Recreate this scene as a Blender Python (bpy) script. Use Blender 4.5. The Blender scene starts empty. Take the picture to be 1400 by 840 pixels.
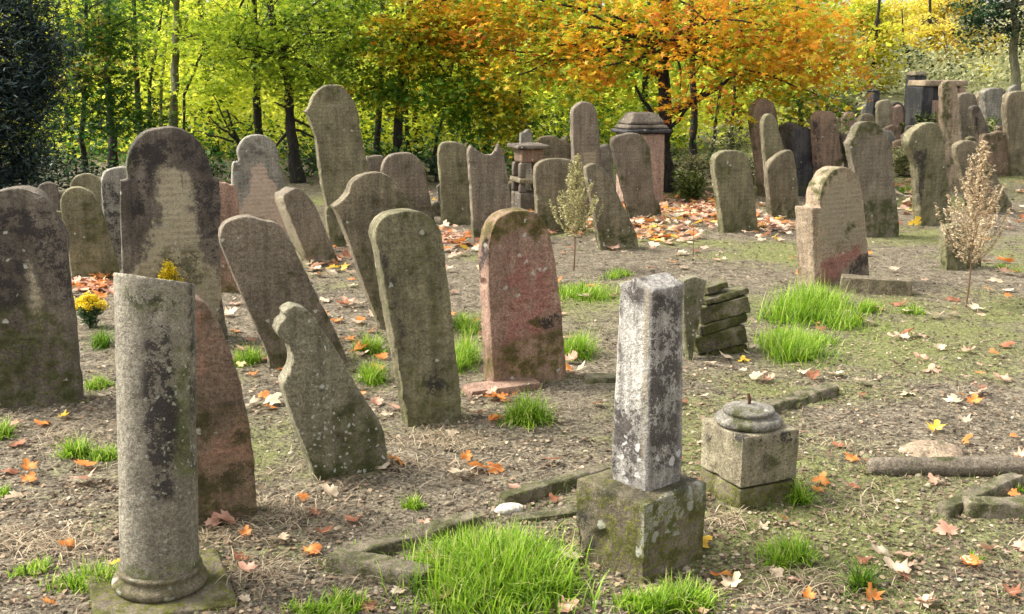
import bpy, bmesh, math, random
import numpy as np
from mathutils import Vector, Matrix, Euler, noise

random.seed(7)
RNG = np.random.default_rng(11)
R = math.radians
SC = bpy.context.scene
COL = SC.collection

# ------------------------------------------------------------------ camera
CAM_H, FPX, HORIZON = 1.8, 1500.0, 100.0
PITCH = math.atan((420 - HORIZON) / FPX)
cd = bpy.data.cameras.new("camera")
cam = bpy.data.objects.new("camera", cd)
COL.objects.link(cam)
cam.location = (0, 0, CAM_H)
cam.rotation_euler = (math.pi / 2 - PITCH, 0, 0)
cd.sensor_width = 36
cd.lens = 36 * FPX / 1400
cd.clip_start, cd.clip_end = 0.05, 2000
SC.camera = cam

# ------------------------------------------------------------------ light
SUN_EL, SUN_AZ = 48.0, -82.0          # azimuth clockwise from +Y (negative = left), behind the wood
w = bpy.data.worlds.new("World")
SC.world = w
w.use_nodes = True
nt = w.node_tree
bg = nt.nodes["Background"]
sky = nt.nodes.new("ShaderNodeTexSky")
sky.sky_type = 'NISHITA'
sky.sun_disc = False
sky.sun_elevation = R(SUN_EL)
sky.sun_rotation = R(SUN_AZ)
sky.dust_density = 4.0
sky.air_density = 1.0
hs = nt.nodes.new("ShaderNodeHueSaturation")
hs.inputs["Saturation"].default_value = 0.12
nt.links.new(sky.outputs[0], hs.inputs["Color"])
nt.links.new(hs.outputs[0], bg.inputs["Color"])
bg.inputs["Strength"].default_value = 0.14
sl = bpy.data.lights.new("sun", 'SUN')
sl.energy = 2.0
sl.angle = R(24)
sl.color = (1.0, 0.93, 0.80)
so = bpy.data.objects.new("sun", sl)
COL.objects.link(so)
sd = Vector((math.sin(R(SUN_AZ)) * math.cos(R(SUN_EL)), math.cos(R(SUN_AZ)) * math.cos(R(SUN_EL)), math.sin(R(SUN_EL))))
so.rotation_euler = (-sd).to_track_quat('-Z', 'Y').to_euler()
so.location = sd * 60
SC.view_settings.view_transform = 'Standard'
SC.view_settings.look = 'None'
SC.view_settings.exposure = 1.55
SC.view_settings.gamma = 1
SC.view_settings.use_curve_mapping = False
SC.cycles.max_bounces = 6
SC.cycles.transparent_max_bounces = 4
SC.cycles.use_adaptive_sampling = True
SC.cycles.adaptive_threshold = 0.03

# ------------------------------------------------------------------ terrain and pixel helpers
def sst(a, b, x):
    t = min(1, max(0, (x - a) / (b - a)))
    return t * t * (3 - 2 * t)

def hz(x, y):
    z = 0.022 * noise.noise((x * 0.45, y * 0.45, 3.1)) + 0.012 * noise.noise((x * 1.7, y * 1.7, 7.7))
    t = min(max(0, y - 15), 24)
    z += (0.078 * t - 0.0008 * t * t) * sst(1.5, 9, x)
    return z

CM = cam.rotation_euler.to_matrix()
CO = Vector((0, 0, CAM_H))
def ray(px, py):
    return (CM @ Vector(((px - 700) / FPX, -(py - 420) / FPX, -1))).normalized()
def at(px, py):
    """the ground point seen at a pixel of the photograph"""
    d = ray(px, py)
    t = 1.5
    prev = t
    while t < 160:
        p = CO + d * t
        if p.z < hz(p.x, p.y):
            break
        prev = t
        t *= 1.01
    lo, hi = prev, t
    for _ in range(18):
        m = (lo + hi) / 2
        p = CO + d * m
        if p.z < hz(p.x, p.y): hi = m
        else: lo = m
    p = CO + d * hi
    return Vector((p.x, p.y, hz(p.x, p.y)))
def P(px, py, dist):
    d = ray(px, py)
    return CO + d * (dist / d.y)
def to_px(v):
    """n x 3 world points to pixel coordinates (numpy)"""
    M = np.array(CM)
    q = (v - np.array(CO)) @ M
    return np.stack([700 + FPX * q[:, 0] / -q[:, 2], 420 - FPX * q[:, 1] / -q[:, 2]], 1)

# ------------------------------------------------------------------ linking
def tag(o, label=None, cat=None, group=None, kind=None):
    if label: o['label'] = label
    if cat: o['category'] = cat
    if group: o['group'] = group
    if kind: o['kind'] = kind
    return o
def link(name, me, parent=None, loc=None):
    o = bpy.data.objects.new(name, me)
    COL.objects.link(o)
    if parent: o.parent = parent
    if loc is not None: o.location = loc
    return o
def empty(name, loc, rz=0):
    o = bpy.data.objects.new(name, None)
    o.empty_display_size = 0.1
    COL.objects.link(o)
    o.location = loc
    o.rotation_euler = (0, 0, rz)
    return o
def np_mesh(name, V, F, mat=None, attrs=None, smooth=True):
    """V n x 3, F m x k (one face size)"""
    me = bpy.data.meshes.new(name)
    V = np.asarray(V, dtype=np.float32); F = np.asarray(F, dtype=np.int32)
    m, k = F.shape
    me.vertices.add(len(V)); me.vertices.foreach_set("co", V.ravel())
    me.loops.add(m * k); me.loops.foreach_set("vertex_index", F.ravel())
    me.polygons.add(m); me.polygons.foreach_set("loop_start", np.arange(0, m * k, k, dtype=np.int32))
    me.update(calc_edges=True)
    me.validate()
    if smooth:
        me.polygons.foreach_set("use_smooth", np.ones(len(me.polygons), dtype=bool))
    for n, a in (attrs or {}).items():
        at_ = me.attributes.new(n, 'FLOAT', 'POINT')
        at_.data.foreach_set("value", np.asarray(a, dtype=np.float32))
    if mat: me.materials.append(mat)
    return me
def inst(tv, tf, pos, rot, scale, rnd, name, mat, smooth=True):
    """copies of one small template as one mesh"""
    tv = np.asarray(tv, float); tf = np.asarray(tf, int)
    n, k = len(pos), len(tv)
    sc = np.asarray(scale, float)
    if sc.ndim == 1: sc = np.repeat(sc[:, None], 3, 1)
    V = np.einsum('nij,nkj->nki', rot, tv[None] * sc[:, None, :]) + pos[:, None, :]
    F = tf[None] + (np.arange(n) * k)[:, None, None]
    return np_mesh(name, V.reshape(-1, 3), F.reshape(-1, tf.shape[1]), mat, {"rnd": np.repeat(rnd, k)}, smooth)
def rots(n, tilt, rng=RNG, spin=None):
    """random rotations: z axis tilted by up to `tilt` (array or float, radians), free spin"""
    az = rng.uniform(0, 2 * np.pi, n); t = rng.uniform(0, 1, n) * tilt
    s = rng.uniform(0, 2 * np.pi, n) if spin is None else spin
    def rz(a):
        c, s_ = np.cos(a), np.sin(a); z = np.zeros(n); o = np.ones(n)
        return np.stack([np.stack([c, -s_, z], 1), np.stack([s_, c, z], 1), np.stack([z, z, o], 1)], 1)
    def rx(a):
        c, s_ = np.cos(a), np.sin(a); z = np.zeros(n); o = np.ones(n)
        return np.stack([np.stack([o, z, z], 1), np.stack([z, c, -s_], 1), np.stack([z, s_, c], 1)], 1)
    return rz(az) @ rx(t) @ rz(s)

# ------------------------------------------------------------------ material helper
class N:
    def __init__(s, name):
        s.m = bpy.data.materials.new(name); s.m.use_nodes = True
        s.t = s.m.node_tree; s.b = s.t.nodes["Principled BSDF"]; s.out = s.t.nodes["Material Output"]
        s.b.inputs["Roughness"].default_value = 0.9
        s.b.inputs["Specular IOR Level"].default_value = 0.25
    def new(s, k, **kw):
        n = s.t.nodes.new(k)
        for a, v in kw.items(): setattr(n, a, v)
        return n
    def l(s, a, b): s.t.links.new(a, b)
    def put(s, sock, v):
        if isinstance(v, (int, float)): sock.default_value = v
        elif isinstance(v, tuple): sock.default_value = v if len(v) == 4 or sock.type == 'VECTOR' else (*v, 1)
        else: s.l(v, sock)
    def coord(s, kind="Object", scale=None, rnd=False):
        if kind == "pos":
            o = s.new("ShaderNodeNewGeometry").outputs["Position"]
        else:
            o = s.new("ShaderNodeTexCoord").outputs[kind]
        if rnd:
            r = s.new("ShaderNodeObjectInfo").outputs["Random"]
            a = s.new("ShaderNodeVectorMath", operation='ADD'); s.l(o, a.inputs[0])
            cm = s.new("ShaderNodeCombineXYZ"); mm = s.math('MULTIPLY', r, 37.0)
            for i in range(3): s.l(mm, cm.inputs[i])
            s.l(cm.outputs[0], a.inputs[1]); o = a.outputs[0]
        if scale:
            a = s.new("ShaderNodeVectorMath", operation='MULTIPLY'); s.l(o, a.inputs[0]); a.inputs[1].default_value = scale; o = a.outputs[0]
        return o
    def noise(s, vec, scale, detail=4, rough=0.55, dist=0.0):
        n = s.new("ShaderNodeTexNoise"); s.l(vec, n.inputs["Vector"])
        n.inputs["Scale"].default_value = scale; n.inputs["Detail"].default_value = detail
        n.inputs["Roughness"].default_value = rough; n.inputs["Distortion"].default_value = dist
        return n.outputs["Fac"]
    def voro(s, vec, scale, feat='F1', out="Distance"):
        n = s.new("ShaderNodeTexVoronoi", feature=feat); s.l(vec, n.inputs["Vector"]); n.inputs["Scale"].default_value = scale
        return n.outputs[out]
    def math(s, op, a, b=0.0, c=None):
        n = s.new("ShaderNodeMath", operation=op); s.put(n.inputs[0], a); s.put(n.inputs[1], b)
        if c is not None: s.put(n.inputs[2], c)
        return n.outputs[0]
    def rng(s, v, a, b, lo=0.0, hi=1.0):
        n = s.new("ShaderNodeMapRange", interpolation_type='SMOOTHSTEP'); s.put(n.inputs[0], v)
        for i, x in zip((1, 2, 3, 4), (a, b, lo, hi)): n.inputs[i].default_value = x
        return n.outputs[0]
    def mix(s, f, a, b, mode='MIX'):
        n = s.new("ShaderNodeMix", data_type='RGBA', blend_type=mode); s.put(n.inputs[0], f); s.put(n.inputs[6], a); s.put(n.inputs[7], b)
        return n.outputs[2]
    def ramp(s, f, stops):
        n = s.new("ShaderNodeValToRGB"); s.put(n.inputs[0], f); e = n.color_ramp.elements
        while len(e) < len(stops): e.new(0.5)
        for i, (p, c) in enumerate(stops): e[i].position = p; e[i].color = (*c, 1)
        return n.outputs[0]
    def attr(s, name, out="Fac"):
        n = s.new("ShaderNodeAttribute", attribute_name=name); return n.outputs[out]
    def bump(s, h, strength, dist, prev=None):
        n = s.new("ShaderNodeBump"); s.l(h, n.inputs["Height"]); n.inputs["Strength"].default_value = strength
        n.inputs["Distance"].default_value = dist
        if prev: s.l(prev, n.inputs["Normal"])
        return n.outputs[0]

def stone_mat(name, c1, c2, moss=0.25, dark=0.25, lichen=0.2, mosscol=(0.11, 0.12, 0.035), pale=(0.42, 0.36, 0.25),
              darkcol=(0.035, 0.03, 0.03), red=(0.33, 0.15, 0.12), writing=0.5, lichcol=(0.62, 0.6, 0.5), rough=1.0, lichsize=26.0, streak=0.6):
    s = N(name)
    co = s.coord("Object", rnd=True)
    big = s.noise(co, 3.2, 6, 0.6, 0.4)
    mid = s.noise(co, 11, 6, 0.65)
    fine = s.noise(co, 70, 5, 0.7)
    grain = s.noise(co, 260, 2, 0.6)
    ms = s.new("ShaderNodeVectorMath", operation='MULTIPLY'); s.l(co, ms.inputs[0]); ms.inputs[1].default_value = (1, 1, 0.1)
    strk = s.noise(ms.outputs[0], 22, 5, 0.65)
    sep = s.new("ShaderNodeSeparateColor"); s.l(s.attr("wear", "Color"), sep.inputs[0])
    al = s.attr("wear", "Alpha")
    A = s.attr("lich")
    base = s.mix(s.rng(big, 0.36, 0.64), c1, c2)
    base = s.mix(s.math('MULTIPLY', s.rng(strk, 0.44, 0.66), streak * 0.65), base, tuple(x * 0.45 for x in c2))
    base = s.mix(s.math('MULTIPLY', s.rng(strk, 0.5, 0.3), streak * 0.5), base, tuple(min(0.7, x * 1.35) for x in c1))
    def cover(prev, m, n, col, k=5.0, amp=1.1):
        gate = s.math('MINIMUM', s.math('MULTIPLY', m, 2.2), 1.0)
        f = s.math('ADD', m, s.math('MULTIPLY', s.math('MULTIPLY', s.math('SUBTRACT', s.rng(n, 0.34, 0.66), 0.5), amp), gate))
        f = s.rng(s.math('SUBTRACT', f, 0.5), -0.4 / k, 0.4 / k)
        return s.mix(s.math('MULTIPLY', f, 0.9), prev, col)
    base = cover(base, al, mid, red, 1.3, 0.7)
    base = cover(base, sep.outputs[0], mid, s.mix(s.rng(fine, 0.35, 0.65), pale, tuple(x * 0.6 for x in pale)), 2.0, 0.7)
    # algae: low on the stone and where drawn
    n_m = s.rng(s.math('ADD', s.math('MULTIPLY', mid, 0.5), s.math('MULTIPLY', fine, 0.5)), 0.40, 0.60)
    mm = s.math('MAXIMUM', sep.outputs[1], s.rng(big, 0.62 - moss * 0.25, 0.85 - moss * 0.2))
    mc = s.mix(s.rng(mid, 0.35, 0.65), mosscol, tuple(x * 0.45 for x in mosscol))
    base = cover(base, s.math('MULTIPLY', mm, 0.85), n_m, mc, 1.2, 1.0)
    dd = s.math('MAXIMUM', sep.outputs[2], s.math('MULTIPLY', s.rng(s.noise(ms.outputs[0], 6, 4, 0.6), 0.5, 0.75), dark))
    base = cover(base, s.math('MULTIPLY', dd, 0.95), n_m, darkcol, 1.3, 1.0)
    base = s.mix(0.9, base, s.mix(s.rng(fine, 0.33, 0.67), (0.62, 0.61, 0.6), (1.38, 1.37, 1.34)), 'MULTIPLY')
    base = s.mix(0.85, base, s.mix(s.rng(grain, 0.33, 0.67), (0.66, 0.66, 0.66), (1.34, 1.34, 1.32)), 'MULTIPLY')
    # crusts of pale lichen, and black specks
    dn = s.new("ShaderNodeVectorMath", operation='ADD'); s.l(co, dn.inputs[0])
    nn = s.new("ShaderNodeTexNoise"); s.l(co, nn.inputs["Vector"]); nn.inputs["Scale"].default_value = 40
    sc_ = s.new("ShaderNodeVectorMath", operation='SCALE'); s.l(nn.outputs["Color"], sc_.inputs[0]); sc_.inputs["Scale"].default_value = 0.035
    s.l(sc_.outputs[0], dn.inputs[1])
    v1 = s.voro(dn.outputs[0], lichsize)
    vc = s.new("ShaderNodeSeparateColor"); s.l(s.voro(dn.outputs[0], lichsize, 'F1', "Color"), vc.inputs[0])
    thr = s.math('ADD', s.math('MULTIPLY', A, 0.9), s.math('MULTIPLY', s.rng(big, 0.45, 0.7), lichen * 0.22))
    sel = s.math('LESS_THAN', vc.outputs[0], thr)
    spot = s.math('MULTIPLY', s.rng(v1, 0.42, 0.28), sel)
    base = s.mix(s.math('MULTIPLY', spot, 0.85), base, s.mix(fine, lichcol, tuple(x * 0.6 for x in lichcol)))
    v2 = s.voro(dn.outputs[0], 75)
    base = s.mix(s.math('MULTIPLY', s.rng(v2, 0.24, 0.14), s.rng(mid, 0.48, 0.6, 0, 0.7)), base, darkcol)
    s.l(base, s.b.inputs["Base Color"])
    # worn lettering: short upright strokes in rows on the front face
    nb = s.bump(fine, 0.8 * rough, 0.012)
    nb = s.bump(grain, 0.6 * rough, 0.004, nb)
    nb = s.bump(mid, 0.7 * rough, 0.035, nb)
    pits = s.rng(s.voro(co, 95), 0.02, 0.2)
    nb = s.bump(pits, 0.25 * rough, 0.003, nb)
    if writing > 0:
        su = s.attr("face", "Vector")
        sp = s.new("ShaderNodeSeparateXYZ"); s.l(su, sp.inputs[0])
        row = s.math('FRACT', s.math('DIVIDE', sp.outputs[1], 0.043))
        rowm = s.math('MULTIPLY', s.rng(row, 0.2, 0.28), s.rng(row, 0.8, 0.7))
        cell = s.new("ShaderNodeCombineXYZ")
        s.l(s.math('MULTIPLY', sp.outputs[0], 60.0), cell.inputs[0]); s.l(s.math('MULTIPLY', sp.outputs[1], 46.0), cell.inputs[1])
        g = s.voro(cell.outputs[0], 1.0, 'DISTANCE_TO_EDGE')
        lt = s.math('MULTIPLY', s.rng(g, 0.22, 0.1), rowm)
        lt = s.math('MULTIPLY', s.math('MULTIPLY', lt, sp.outputs[2]), s.rng(mid, 0.36, 0.55))
        inv = s.math('SUBTRACT', 1.0, lt)
        nb = s.bump(inv, writing, 0.006, nb)
        base = s.mix(s.math('MULTIPLY', lt, 0.5 * writing), base, tuple(x * 0.45 for x in c2))
        s.l(base, s.b.inputs["Base Color"])
    s.l(nb, s.b.inputs["Normal"])
    return s.m

def leaf_mat(name, stops, trans=0.5, rough=0.55, vary=0.25, spec=0.3):
    s = N(name)
    r = s.attr("rnd")
    n = s.noise(s.coord("pos"), 30, 2)
    f = s.math('ADD', r, s.math('MULTIPLY', s.math('SUBTRACT', n, 0.5), vary))
    c = s.ramp(f, stops)
    s.l(c, s.b.inputs["Base Color"]); s.b.inputs["Roughness"].default_value = rough; s.b.inputs["Specular IOR Level"].default_value = spec
    t = s.new("ShaderNodeBsdfTranslucent"); s.l(c, t.inputs[0])
    mx = s.new("ShaderNodeMixShader"); mx.inputs[0].default_value = trans
    s.l(s.b.outputs[0], mx.inputs[1]); s.l(t.outputs[0], mx.inputs[2]); s.l(mx.outputs[0], s.out.inputs[0])
    return s.m
# ------------------------------------------------------------------ ground sheet
def gpatch(x, y):
    """0..1: where moss and small weeds cover the soil (more to the right and back)"""
    n = noise.noise((x * 0.55 + 4, y * 0.55, 0)) + 0.5 * noise.noise((x * 1.9, y * 1.9, 5)) + 0.25 * noise.noise((x * 5, y * 5, 9))
    return min(1, max(0, 0.42 + n * 0.75 + 0.10 * sst(-1, 4, x) - 0.14 * (1 - sst(-2, 1, x))))
def axis(parts):
    out = []
    for a, b, st in parts:
        out += list(np.arange(a, b, st))
    return out
xs = axis([(-3.0, 4.0, 0.022), (4.0, 8, 0.05), (8, 16, 0.2)])
xs = [-400, -200, -100, -60, -35, -22, -16, -13] + axis([(-11, -6, 0.25), (-6, -3, 0.07)]) + xs + [16.5, 18, 21, 26, 34, 45, 60, 100, 200, 400]
ys = [-60, -20, -8, -3, 0, 1, 2, 2.5] + axis([(2.7, 6, 0.02), (6, 10, 0.035), (10, 16, 0.07), (16, 30, 0.3)]) + [31, 33, 36, 40, 45, 50, 56, 63, 71, 80, 92, 105, 125, 160, 220, 320, 420]
nx, ny = len(xs), len(ys)
V = np.zeros((ny, nx, 3)); PA = np.zeros((ny, nx)); CL = np.zeros((ny, nx))
for j, y in enumerate(ys):
    for i, x in enumerate(xs):
        z = hz(x, y); p = 0
        if 2.4 < y < 30 and -8 < x < 14:
            v = (x, y, 0)
            a = noise.noise((x * 9, y * 9, 1)); b = noise.noise((x * 26, y * 26, 2))
            k = 0.6 + 0.8 * noise.noise((x * 1.3, y * 1.3, 8))
            rel = (0.010 * a + 0.0075 * b) * max(0.25, k)
            z += rel; p = gpatch(x, y); CL[j, i] = a * 0.5 + b * 0.5
        elif y >= 30: p = 0.75
        V[j, i] = (x, y, z); PA[j, i] = p
idx = np.arange(nx * ny).reshape(ny, nx)
F = np.stack([idx[:-1, :-1], idx[:-1, 1:], idx[1:, 1:], idx[1:, :-1]], -1).reshape(-1, 4)
s = N("soil_and_moss")
co = s.coord("pos")
n1 = s.noise(co, 1.3, 5, 0.6); n2 = s.noise(co, 9, 6, 0.65); n3 = s.noise(co, 45, 5, 0.7); n4 = s.noise(co, 170, 3, 0.65)
dirt = s.mix(s.rng(n2, 0.35, 0.65), (0.105, 0.09, 0.064), (0.225, 0.195, 0.142))
dirt = s.mix(s.rng(n3, 0.35, 0.68), s.mix(1.0, dirt, (0.4, 0.38, 0.37), 'MULTIPLY'), s.mix(1.0, dirt, (1.7, 1.66, 1.6), 'MULTIPLY'))
mossc = s.mix(s.rng(n3, 0.35, 0.65), (0.10, 0.115, 0.03), (0.23, 0.25, 0.08))
pm = s.math('ADD', s.attr("patch"), s.math('MULTIPLY', s.math('SUBTRACT', n3, 0.5), 1.3))
pm = s.math('ADD', pm, s.math('MULTIPLY', s.math('SUBTRACT', n2, 0.5), 0.9))
c = s.mix(s.rng(pm, 0.42, 0.95, 0, 0.8), dirt, mossc)
v = s.new("ShaderNodeSeparateColor"); s.l(s.voro(co, 60, 'F1', "Color"), v.inputs[0])
vd = s.voro(co, 60)
bit = s.math('MULTIPLY', s.math('LESS_THAN', v.outputs[0], 0.22), s.rng(vd, 0.42, 0.3))
c = s.mix(s.math('MULTIPLY', bit, 0.6), c, s.mix(v.outputs[1], (0.38, 0.3, 0.21), (0.07, 0.06, 0.045)))
c = s.mix(0.7, c, s.mix(s.rng(n4, 0.3, 0.7), (0.6, 0.6, 0.6), (1.4, 1.4, 1.4)), 'MULTIPLY')
s.l(c, s.b.inputs["Base Color"]); s.b.inputs["Roughness"].default_value = 0.95; s.b.inputs["Specular IOR Level"].default_value = 0.15
nb = s.bump(n3, 0.9, 0.02); nb = s.bump(n4, 0.8, 0.006, nb); nb = s.bump(n2, 0.6, 0.04, nb)
s.l(nb, s.b.inputs["Normal"])
SOIL = s.m
g = link("ground", np_mesh("ground", V.reshape(-1, 3), F, SOIL, {"patch": PA.ravel(), "clod": CL.ravel()}))
tag(g, "bare trodden brown soil with moss film between the graves", kind="structure")
# ------------------------------------------------------------------ weathered stone builder
M = {}
M['grey'] = stone_mat("grey_brown_sandstone", (0.25, 0.21, 0.14), (0.15, 0.126, 0.085), moss=0.3, dark=0.3)
M['olive'] = stone_mat("olive_sandstone", (0.24, 0.215, 0.13), (0.155, 0.138, 0.085), moss=0.5, dark=0.2, mosscol=(0.14, 0.145, 0.05))
M['mauve'] = stone_mat("mauve_sandstone", (0.235, 0.195, 0.145), (0.165, 0.138, 0.105), moss=0.35, dark=0.25)
M['darks'] = stone_mat("blackened_sandstone", (0.19, 0.16, 0.125), (0.10, 0.083, 0.068), moss=0.15, dark=0.7, pale=(0.55, 0.48, 0.33))
M['black'] = stone_mat("black_crusted_stone", (0.09, 0.085, 0.085), (0.035, 0.035, 0.04), moss=0.2, dark=0.6, writing=0.2)
M['red'] = stone_mat("red_sandstone", (0.36, 0.235, 0.175), (0.235, 0.15, 0.11), moss=0.15, dark=0.2, lichen=0.5, mosscol=(0.16, 0.14, 0.03))
M['redbrown'] = stone_mat("red_brown_sandstone", (0.25, 0.17, 0.12), (0.165, 0.12, 0.085), moss=0.45, dark=0.35, mosscol=(0.12, 0.11, 0.04), red=(0.34, 0.2, 0.14))
M['tan'] = stone_mat("tan_sandstone", (0.40, 0.31, 0.215), (0.28, 0.215, 0.15), moss=0.25, dark=0.2)
M['pink'] = stone_mat("pink_buff_sandstone", (0.42, 0.29, 0.22), (0.31, 0.22, 0.17), moss=0.15, dark=0.25)
M['greypale'] = stone_mat("pale_weathered_sandstone", (0.3, 0.28, 0.23), (0.2, 0.185, 0.155), moss=0.2, dark=0.4, pale=(0.6, 0.46, 0.35))
M['obelisk'] = stone_mat("white_marble_with_black_crust", (0.50, 0.475, 0.43), (0.28, 0.26, 0.235), moss=0.05, dark=0.5, lichen=0.5, darkcol=(0.06, 0.05, 0.045), writing=0, streak=0.9, lichcol=(0.7, 0.68, 0.64))
M['column'] = stone_mat("grey_limestone", (0.32, 0.29, 0.225), (0.2, 0.18, 0.138), moss=0.15, dark=0.2, lichen=0.6, mosscol=(0.17, 0.185, 0.07), writing=0, streak=0.35, lichcol=(0.45, 0.46, 0.36), lichsize=55)
M['mossy'] = stone_mat("mossy_plinth_stone", (0.2, 0.17, 0.12), (0.13, 0.105, 0.075), moss=0.75, dark=0.3, pale=(0.4, 0.4, 0.31), mosscol=(0.14, 0.145, 0.022), writing=0, lichcol=(0.42, 0.42, 0.33), lichsize=17)
M['buff'] = stone_mat("buff_sandstone", (0.33, 0.29, 0.2), (0.25, 0.215, 0.145), moss=0.3, dark=0.15, writing=0)
M['kerb'] = stone_mat("kerb_stone", (0.235, 0.2, 0.145), (0.155, 0.13, 0.095), moss=0.45, dark=0.3, writing=0)
M['darkmoss'] = stone_mat("dark_mossy_rubble", (0.19, 0.165, 0.115), (0.09, 0.075, 0.055), moss=0.5, dark=0.6, mosscol=(0.10, 0.11, 0.02), writing=0)
M['lichen'] = stone_mat("lichen_crusted_stone", (0.26, 0.24, 0.165), (0.165, 0.15, 0.1), moss=0.35, dark=0.2, lichen=0.9, lichcol=(0.66, 0.65, 0.55), lichsize=48)

def spline(pts, step=6):
    """closed-ish polyline through pts; a third value 1 marks a sharp corner"""
    n = len(pts); out = []
    Q = [np.array(p[:2], float) for p in pts]; S = [len(p) > 2 for p in pts]
    for i in range(n - 1):
        p1, p2 = Q[i], Q[i + 1]
        p0 = Q[i - 1] if i > 0 and not S[i] else p1
        p3 = Q[i + 2] if i + 2 < n and not S[i + 1] else p2
        for k in range(step):
            t = k / step
            out.append(0.5 * (2 * p1 + (p2 - p0) * t + (2 * p0 - 5 * p1 + 4 * p2 - p3) * t * t + (3 * p1 - p0 - 3 * p2 + p3) * t ** 3))
    out.append(Q[-1])
    return out

def sdf_poly(q, poly):
    """signed distance in px (positive inside) of n x 2 points to a polygon"""
    poly = np.asarray(poly, float); n = len(poly)
    d = np.full(len(q), 1e9); ins = np.zeros(len(q), bool)
    for i in range(n):
        a, b = poly[i], poly[(i + 1) % n]
        e = b - a; w_ = q - a
        t = np.clip((w_ @ e) / max(1e-9, e @ e), 0, 1)
        d = np.minimum(d, np.linalg.norm(w_ - t[:, None] * e, axis=1))
        c = ((a[1] > q[:, 1]) != (b[1] > q[:, 1]))
        with np.errstate(divide='ignore', invalid='ignore'):
            xi = (b[0] - a[0]) * (q[:, 1] - a[1]) / (b[1] - a[1]) + a[0]
        ins ^= c & (q[:, 0] < xi)
    return np.where(ins, d, -d)

def weather(ob, mat, G, voxel, amp=1.0, wear_shading=(), base_moss=0.5, face=None, chips=1.0, seed=0.0):
    """rounds the edges, roughens the surface and writes the wear masks. ob: object at G with mesh in local axes"""
    md = ob.modifiers.new("r", 'REMESH'); md.mode = 'VOXEL'; md.voxel_size = voxel
    dg = bpy.context.evaluated_depsgraph_get()
    me = bpy.data.meshes.new_from_object(ob.evaluated_get(dg))
    old = ob.data
    ob.modifiers.clear(); ob.data = me; me.name = ob.name
    bpy.data.meshes.remove(old)
    n = len(me.vertices)
    co = np.empty(n * 3); me.vertices.foreach_get("co", co); co = co.reshape(-1, 3)
    nr = np.empty(n * 3); me.vertices.foreach_get("normal", nr); nr = nr.reshape(-1, 3)
    MW = np.array(ob.matrix_world if ob.parent is None else ob.parent.matrix_world @ ob.matrix_basis)
    off = np.zeros(n)
    for i in range(n):
        x, y, z = co[i]; v = Vector((x + seed, y + seed * 1.7, z))
        a = noise.noise(v * 4.0) * 0.006 + noise.noise(v * 14) * 0.0035
        b = noise.noise(v * 45) * 0.0016
        e = noise.noise(v * 9 + Vector((5, 5, 5)))
        off[i] = (a + b) * amp - chips * 0.016 * max(0, e - 0.42) * 3
    co2 = co + nr * off[:, None]
    me.vertices.foreach_set("co", co2.ravel())
    W = co2 @ MW[:3, :3].T + MW[:3, 3]
    px = to_px(W)
    ch = np.zeros((n, 4)); li = np.zeros(n)
    hgt = W[:, 2] - G.z
    ch[:, 1] = base_moss * np.clip(1 - hgt / 0.45, 0, 1)
    ch[:, 1] = np.maximum(ch[:, 1], 0.35 * base_moss * np.clip(nr[:, 2], 0, 1))
    for chn, poly, soft, val in wear_shading:
        f = val * np.clip(0.5 + sdf_poly(px, poly) / (2 * soft), 0, 1)
        if chn == 'x':                                   # keeps this area clean
            ch[:, 1:3] *= (1 - f)[:, None]
            continue
        if chn == 'l': li = np.maximum(li, f)
        else:
            k = 'pmdr'.index(chn); ch[:, k] = np.maximum(ch[:, k], f)
    a = me.attributes.new("wear", 'FLOAT_COLOR', 'POINT'); a.data.foreach_set("color", ch.astype(np.float32).ravel())
    a = me.attributes.new("lich", 'FLOAT', 'POINT'); a.data.foreach_set("value", li.astype(np.float32))
    if face is not None:
        u_, v_, n_, w0, w1, v0, v1 = face
        u = co2 @ np.array(u_); vv = co2 @ np.array(v_)
        front = (nr @ np.array(n_) > 0.8)
        m = front * np.clip((u - w0) / 0.03, 0, 1) * np.clip((w1 - u) / 0.03, 0, 1) * np.clip((vv - v0) / 0.05, 0, 1) * np.clip((v1 - vv) / 0.05, 0, 1)
        a = me.attributes.new("face", 'FLOAT_VECTOR', 'POINT')
        a.data.foreach_set("vector", np.stack([u, vv, m], 1).astype(np.float32).ravel())
    me.polygons.foreach_set("use_smooth", np.ones(len(me.polygons), dtype=bool))
    me.materials.clear(); me.materials.append(mat)
    me.update()
    return ob

def prism(bm, pts_uv, u, v, n, t0, t1):
    """closed prism of a uv outline between depths t0 (front) and t1 (back, along -n)"""
    f = [bm.verts.new(u * a + v * b - n * t0) for a, b in pts_uv]
    k = [bm.verts.new(u * a + v * b - n * t1) for a, b in pts_uv]
    fs = [bm.faces.new(f), bm.faces.new(k[::-1])]
    m = len(f)
    for i in range(m):
        fs.append(bm.faces.new((f[(i + 1) % m], f[i], k[i], k[(i + 1) % m])))
    bmesh.ops.triangulate(bm, faces=fs[:2])

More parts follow.
